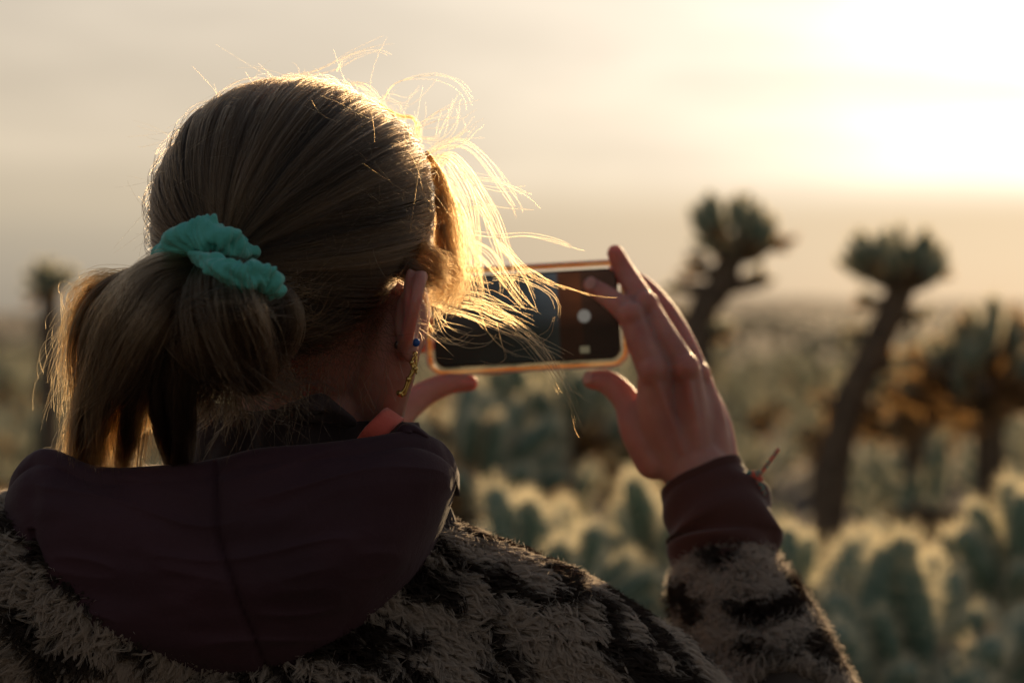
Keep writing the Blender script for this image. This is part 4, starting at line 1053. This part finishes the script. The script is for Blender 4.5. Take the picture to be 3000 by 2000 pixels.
adopt(hd, person); hd['label'] = 'padded dark maroon hood hanging down the back'
# collar standing round the neck inside the hood
def collar():
    c0 = np.array(P(905, 1330, 1.655)); seg, nv = 120, 26; V = []
    for i in range(nv + 1):
        t = i / nv
        for j in range(seg):
            a = 2 * math.pi * j / seg; x, y = math.sin(a), -math.cos(a)     # a = 0 faces the camera
            rad = .098 - .024 * t + .003 * math.sin(a * 9 + t * 4) + .002 * math.sin(a * 17)
            px = 905 + x * rad * F / 1.6
            top = np.interp(px, [420, 560, 700, 760, 850, 940, 975, 1060, 1110, 1200, 1300], [1150, 1165, 1196, 1204, 1196, 1186, 1195, 1232, 1238, 1245, 1250])
            zt_ = EYE + (HY - top) / F * 1.6 - (0 if y < .1 else .02 * y); zb = c0[2] - .05
            V.append((c0[0] + x * rad, c0[1] + y * rad * .92, zb + (zt_ - zb) * t))
    # fold over and down inside
    last = V[-seg:]
    for q, dz in ((.96, -.001), (.92, -.006), (.90, -.03)):
        for (x, y, z) in last: V.append((c0[0] + (x - c0[0]) * q, c0[1] + (y - c0[1]) * q, z + dz))
    m = nv + 4
    Fc = [(a * seg + b, a * seg + (b + 1) % seg, (a + 1) * seg + (b + 1) % seg, (a + 1) * seg + b) for a in range(m - 1) for b in range(seg)]
    return np.array(V) + vnoise3(np.array(V), 40, 4) * .0025, Fc
cl = mesh_obj('collar', *collar(), LINING); adopt(cl, person); cl['label'] = 'dark inner collar standing round the neck'
# upturned flap of the collar: thick fleece-backed wedge with its own faces
def slab(outline, d0, d1, th, mat_, name, label=None, parent=person, n=8):
    k = len(outline); V = []; Fc = []
    c = np.array(outline, float).mean(0); dd = np.linspace(d0, d1, k) if not hasattr(d0, '__len__') else np.array(d0)
    rings = []
    for s, off in ((.0, -.6), (.55, -.6), (.9, -.45), (1.0, 0), (.9, .45), (.0, .5)):
        rings.append([P(c[0] + (x - c[0]) * s, c[1] + (y - c[1]) * s, float(dd[i]) + off * th) for i, (x, y) in enumerate(outline)])
    for r_ in rings: V += r_
    for a in range(len(rings) - 1):
        for b in range(k): Fc.append((a * k + b, a * k + (b + 1) % k, (a + 1) * k + (b + 1) % k, (a + 1) * k + b))
    o = mesh_obj(name, V, Fc, mat_); m = o.modifiers.new('sub', 'SUBSURF'); m.levels = m.render_levels = 2
    adopt(o, parent)
    if label: o['label'] = label
    return o
flap = slab([(775, 1205), (860, 1172), (930, 1148), (952, 1148), (985, 1178), (1030, 1212), (1058, 1240), (1040, 1262), (960, 1240), (860, 1235)], 1.562, 1.582, .012, LINING, 'collar_flap', 'upturned corner of the dark collar against the neck')
def band():
    c = PP([(1072, 1300, 1.560), (1092, 1272, 1.556), (1118, 1246, 1.558), (1143, 1222, 1.568), (1158, 1214, 1.585), (1150, 1222, 1.605), (1120, 1250, 1.62)])
    f = catmull(c, 40); tan = np.gradient(f, axis=0); tan /= np.linalg.norm(tan, axis=1)[:, None]
    wdir = np.tile(np.array(Vector((.80, .25, -.55)).normalized()), (40, 1)); wdir -= tan * (wdir * tan).sum(1)[:, None]; wdir /= np.linalg.norm(wdir, axis=1)[:, None]
    nrm2 = np.cross(tan, wdir); V = []; w, th = .0068, .0010
    prof = [(-1, -1), (-.5, -1.15), (0, -1.2), (.5, -1.15), (1, -1), (1, 1), (0, 1), (-1, 1)]
    for i in range(40):
        for a, b in prof: V.append(f[i] + wdir[i] * a * w + nrm2[i] * b * th)
    k = len(prof); Fc = [(i * k + j, i * k + (j + 1) % k, (i + 1) * k + (j + 1) % k, (i + 1) * k + j) for i in range(39) for j in range(k)]
    Fc += [tuple(range(k)), tuple(range(39 * k, 40 * k))]
    return V, Fc
bd = mesh_obj('hanging_loop', *band(), CORAL); adopt(bd, person); bd['label'] = 'coral red fabric tape inside the collar'
fold = slab([(1150, 1275), (1165, 1250), (1182, 1234), (1215, 1238), (1240, 1258), (1275, 1285), (1240, 1300), (1190, 1292)], 1.562, 1.57, .018, MAROON, 'hood_fold')

# --- string bracelet
br = []
RED = noise_colour(mat('braided_thread', (.5, .1, .08), .8), (.06, .35, .30), (.85, .13, .08), 420, lo=.45, hi=.55)
ring = []
for k in range(40):
    a = 2 * math.pi * k / 40
    ring.append(tuple(P(2062, 1440, 1.872) + Vector((math.cos(a) * .0300, math.sin(a) * .023, math.cos(a) * -.006 + .002))))
br.append(tube(ring, [.0012], n=60, seg=8, closed=True))
for l, r_ in (([(2180, 1392), (2205, 1392), (2214, 1402), (2222, 1420), (2232, 1445)], .0016), ([(2185, 1380), (2202, 1384), (2216, 1398), (2224, 1402)], .0016),
              ([(2218, 1392), (2240, 1358), (2262, 1328), (2272, 1314)], .0017), ([(2202, 1386), (2210, 1408), (2205, 1425), (2222, 1440)], .0011), ([(2212, 1380), (2216, 1398), (2206, 1412)], .0020)):
    c = catmull([P(x + 8, y + 2, 1.855) for x, y in l], 40); tw = np.arange(40) * 1.1
    for ph in (0, 2.1, 4.2):
        cc = c + np.stack([np.cos(tw + ph), np.sin(tw + ph), np.sin(tw + ph + 1)], -1) * r_ * .55
        br.append(tube(cc, [r_ * .55, r_ * .6, r_ * .5], n=60, seg=7))
V, Fc = merge(br); bl = mesh_obj('bracelet', V, Fc, RED); adopt(bl, person); bl['label'] = 'frayed red and teal thread bracelet on the right wrist'

# ------------------------------------------------------------------ phone
def rbox(w, h, t, r, bevel=.0012, seg=8):
    """rounded slab centred at 0: w along X, h along Z, t along Y"""
    pts = []
    for cx_, cz_, a0 in ((1, 1, 0), (-1, 1, 90), (-1, -1, 180), (1, -1, 270)):
        for k in range(seg + 1):
            a = math.radians(a0 + 90 * k / seg); pts.append((cx_ * (w / 2 - r), cz_ * (h / 2 - r), math.cos(a), math.sin(a)))
    V = []; n = len(pts)
    prof = [(-t / 2, -bevel), (-t / 2 + bevel * .3, -bevel * .3), (-t / 2 + bevel, 0), (t / 2 - bevel, 0), (t / 2 - bevel * .3, -bevel * .3), (t / 2, -bevel)]
    for y, o in prof:
        for (x, z, ca, sa) in pts: V.append((x + ca * (r + o), y, z + sa * (r + o)))
    Fc = [(i * n + j, i * n + (j + 1) % n, (i + 1) * n + (j + 1) % n, (i + 1) * n + j) for i in range(len(prof) - 1) for j in range(n)]
    Fc += [tuple(range(n)), tuple(range((len(prof) - 1) * n, len(prof) * n))[::-1]]
    return V, Fc
def rframe(w, h, t, r, inset, seg=8):
    """open ring of the phone case, thickness inset"""
    n = 4 * (seg + 1); V = []
    def loop(dw, y):
        for cx_, cz_, a0 in ((1, 1, 0), (-1, 1, 90), (-1, -1, 180), (1, -1, 270)):
            for k in range(seg + 1):
                a = math.radians(a0 + 90 * k / seg); rr = max(.001, r - dw)
                V.append((cx_ * (w / 2 - r) + math.cos(a) * rr, y, cz_ * (h / 2 - r) + math.sin(a) * rr))
    for dw, y in ((inset, t / 2), (0.0006, t / 2), (0, t / 2 - .001), (0, -t / 2 + .001), (.0006, -t / 2), (inset * .8, -t / 2), (inset, -t / 2 + .0008)): loop(dw, y)
    m = 7; Fc = [(i * n + j, i * n + (j + 1) % n, ((i + 1) % m) * n + (j + 1) % n, ((i + 1) % m) * n + j) for i in range(m) for j in range(n)]
    return V, Fc
ph = empty('phone', P(1541, 932, 1.905), label='smartphone in a clear amber-edged case held sideways, camera app on its screen', category='phone')
ph.rotation_euler = (math.radians(-2), math.radians(-3.2), math.radians(-4))
PW, PH_ = .1575, .0820
case_m = bpy.data.materials.new('amber_case'); case_m.use_nodes = True
noise_colour(case_m, (.85, .40, .12), (1.0, .82, .55), 26, lo=.40, hi=.60, stretch=(1, 2, 6))  # paler streaks paint the bright spots of backlit glow into the amber
b = case_m.node_tree.nodes['Principled BSDF']; b.inputs['Roughness'].default_value = .12
b.inputs['Transmission Weight'].default_value = .55; b.inputs['Subsurface Weight'].default_value = .0; b.inputs['IOR'].default_value = 1.4
_o = case_m.node_tree.nodes['Material Output']; tr_ = mn(case_m, 'ShaderNodeBsdfTranslucent'); tr_.inputs[0].default_value = (1.0, .46, .12, 1)
case_m.node_tree.links.new(b.inputs['Base Color'].links[0].from_socket, tr_.inputs[0])
mx_ = mn(case_m, 'ShaderNodeMixShader'); mx_.inputs[0].default_value = .65
case_m.node_tree.links.new(b.outputs[0], mx_.inputs[1]); case_m.node_tree.links.new(tr_.outputs[0], mx_.inputs[2]); case_m.node_tree.links.new(mx_.outputs[0], _o.inputs[0])
mesh_obj('case', *rframe(PW, PH_, .0115, .013, .0030), case_m, ph, smooth=False)
mesh_obj('case_lip', *rframe(PW + .0028, PH_ + .0028, .0035, .0144, .0022), mat('clear_lip', (.9, .82, .76), .15, Transmission_Weight=.35, Subsurface_Weight=.6, Subsurface_Scale=.01), ph, smooth=False).location.y = -.0035
mesh_obj('phone_body', *rbox(PW - .0106, PH_ - .0106, .0090, .0090), mat('black_glass', (.012, .010, .010), .16), ph, smooth=False)
# screen showing the camera preview
scm = bpy.data.materials.new('camera_preview'); scm.use_nodes = True; T = scm.node_tree; b = T.nodes['Principled BSDF']
b.inputs['Base Color'].default_value = (.01, .01, .01, 1); b.inputs['Roughness'].default_value = .25; b.inputs['Specular IOR Level'].default_value = .25
tcx = mn(scm, 'ShaderNodeTexCoord'); sx = mn(scm, 'ShaderNodeSeparateXYZ'); T.links.new(tcx.outputs['Generated'], sx.inputs[0])
def smath(op, a, b_=None):
    n = mn(scm, 'ShaderNodeMath', operation=op)
    for i, v in enumerate((a, b_)):
        if v is None: continue
        if isinstance(v, (int, float)): n.inputs[i].default_value = v
        else: T.links.new(v, n.inputs[i])
    return n.outputs[0]
rx = mn(scm, 'ShaderNodeValToRGB'); e = rx.color_ramp.elements; rx.color_ramp.interpolation = 'LINEAR'
_st = ((0, (.012, .014, .012)), (.50, (.022, .030, .030)), (.675, (.045, .050, .050)), (.69, (.050, .016, .006)), (.80, (.060, .018, .006)), (.82, (.030, .012, .006)), (1, (.022, .010, .006)))
while len(e) > 1: e.remove(e[-1])
e[0].position = 0; e[0].color = (*_st[0][1], 1)
for q, c in _st[1:]:
    el_ = e.new(q); el_.color = (*c, 1)
T.links.new(sx.outputs['X'], rx.inputs[0])
rz = mn(scm, 'ShaderNodeValToRGB'); rz.color_ramp.elements[0].color = (.25, .25, .2, 1); rz.color_ramp.elements[1].color = (1.3, 1.3, 1.4, 1)
rz.color_ramp.elements[0].position = .35; rz.color_ramp.elements[1].position = .75
T.links.new(sx.outputs['Z'], rz.inputs[0])
nzs = mn(scm, 'ShaderNodeTexNoise'); nzs.inputs['Scale'].default_value = 7; T.links.new(tcx.outputs['Generated'], nzs.inputs[0])
mm = mn(scm, 'ShaderNodeMix', data_type='RGBA', blend_type='MULTIPLY'); mm.inputs[0].default_value = 1
T.links.new(rx.outputs[0], mm.inputs[6]); T.links.new(rz.outputs[0], mm.inputs[7])
m3 = mn(scm, 'ShaderNodeMix', data_type='RGBA', blend_type='MULTIPLY'); m3.inputs[0].default_value = .6
T.links.new(mm.outputs[2], m3.inputs[6]); T.links.new(nzs.outputs[0], m3.inputs[7])
T.links.new(m3.outputs[2], b.inputs['Emission Color']); b.inputs['Emission Strength'].default_value = 1.0
scr_o = mesh_obj('screen', *rbox(PW - .014, PH_ - .014, .0006, .008, .0002), scm, ph, smooth=False); scr_o.location.y = -.0046
def emis(name, c, s=1):
    m = mat(name, (.02, .02, .02), .4); b_ = m.node_tree.nodes['Principled BSDF']; b_.inputs['Emission Color'].default_value = (*c, 1); b_.inputs['Emission Strength'].default_value = s; return m
def disc(r, r2=0, n=40):
    V = []; 
    for y in (-.00012, .00012):
        for rr in (r, max(r2, 1e-5)):
            for k in range(n): V.append((math.cos(2 * math.pi * k / n) * rr, y, math.sin(2 * math.pi * k / n) * rr))
    Fc = []
    for k in range(n):
        k2 = (k + 1) % n; Fc += [(k, k2, n + k2, n + k), (2 * n + k, 3 * n + k, 3 * n + k2, 2 * n + k2), (k, 2 * n + k, 2 * n + k2, k2)]
    return V, Fc
def on_screen(px, py):
    v = ph.rotation_euler.to_matrix().inverted() @ (P(px, py, 1.9) - ph.location); return v.x, v.z
for (px, py, r1, r2, c, nm) in ((1712, 926, .0051, 0, (.14, .13, .112), 'shutter_button'),):
    x, z = on_screen(px, py); o = mesh_obj(nm, *disc(r1, r2), emis(nm, c), scr_o, smooth=False); o.location = (x, -.0006, z)
x, z = on_screen(1714, 1024); o = mesh_obj('photo_thumbnail', *rbox(.0075, .0055, .0003, .0008, .0001, 3), emis('thumbnail', (.10, .085, .05)), scr_o, smooth=False); o.location = (x, -.0006, z)
# buttons along the lower edge
for (px, w) in ((1345, .009), (1440, .018)):
    x, z = on_screen(px, 1100); o = mesh_obj('side_button', *rbox(w, .0028, .005, .0013, .0006, 4), case_m, ph, smooth=False); o.location = (x, 0, -PH_ / 2 - .0006)
cb = mesh_obj('camera_bump', *rbox(.034, .036, .004, .008, .001), mat('bump_glass', (.02, .02, .02), .2), ph, smooth=False); cb.location = (-.055, .0072, .018)
for (dx, dz) in ((-.008, .008), (-.008, -.008), (.008, 0)):
    lv, lf = disc(.0062); l = mesh_obj('lens', [(x, y * 12, z) for x, y, z in lv], lf, mat('lens_glass', (.005, .005, .01), .05), cb, smooth=False); l.location = (dx, .003, dz)
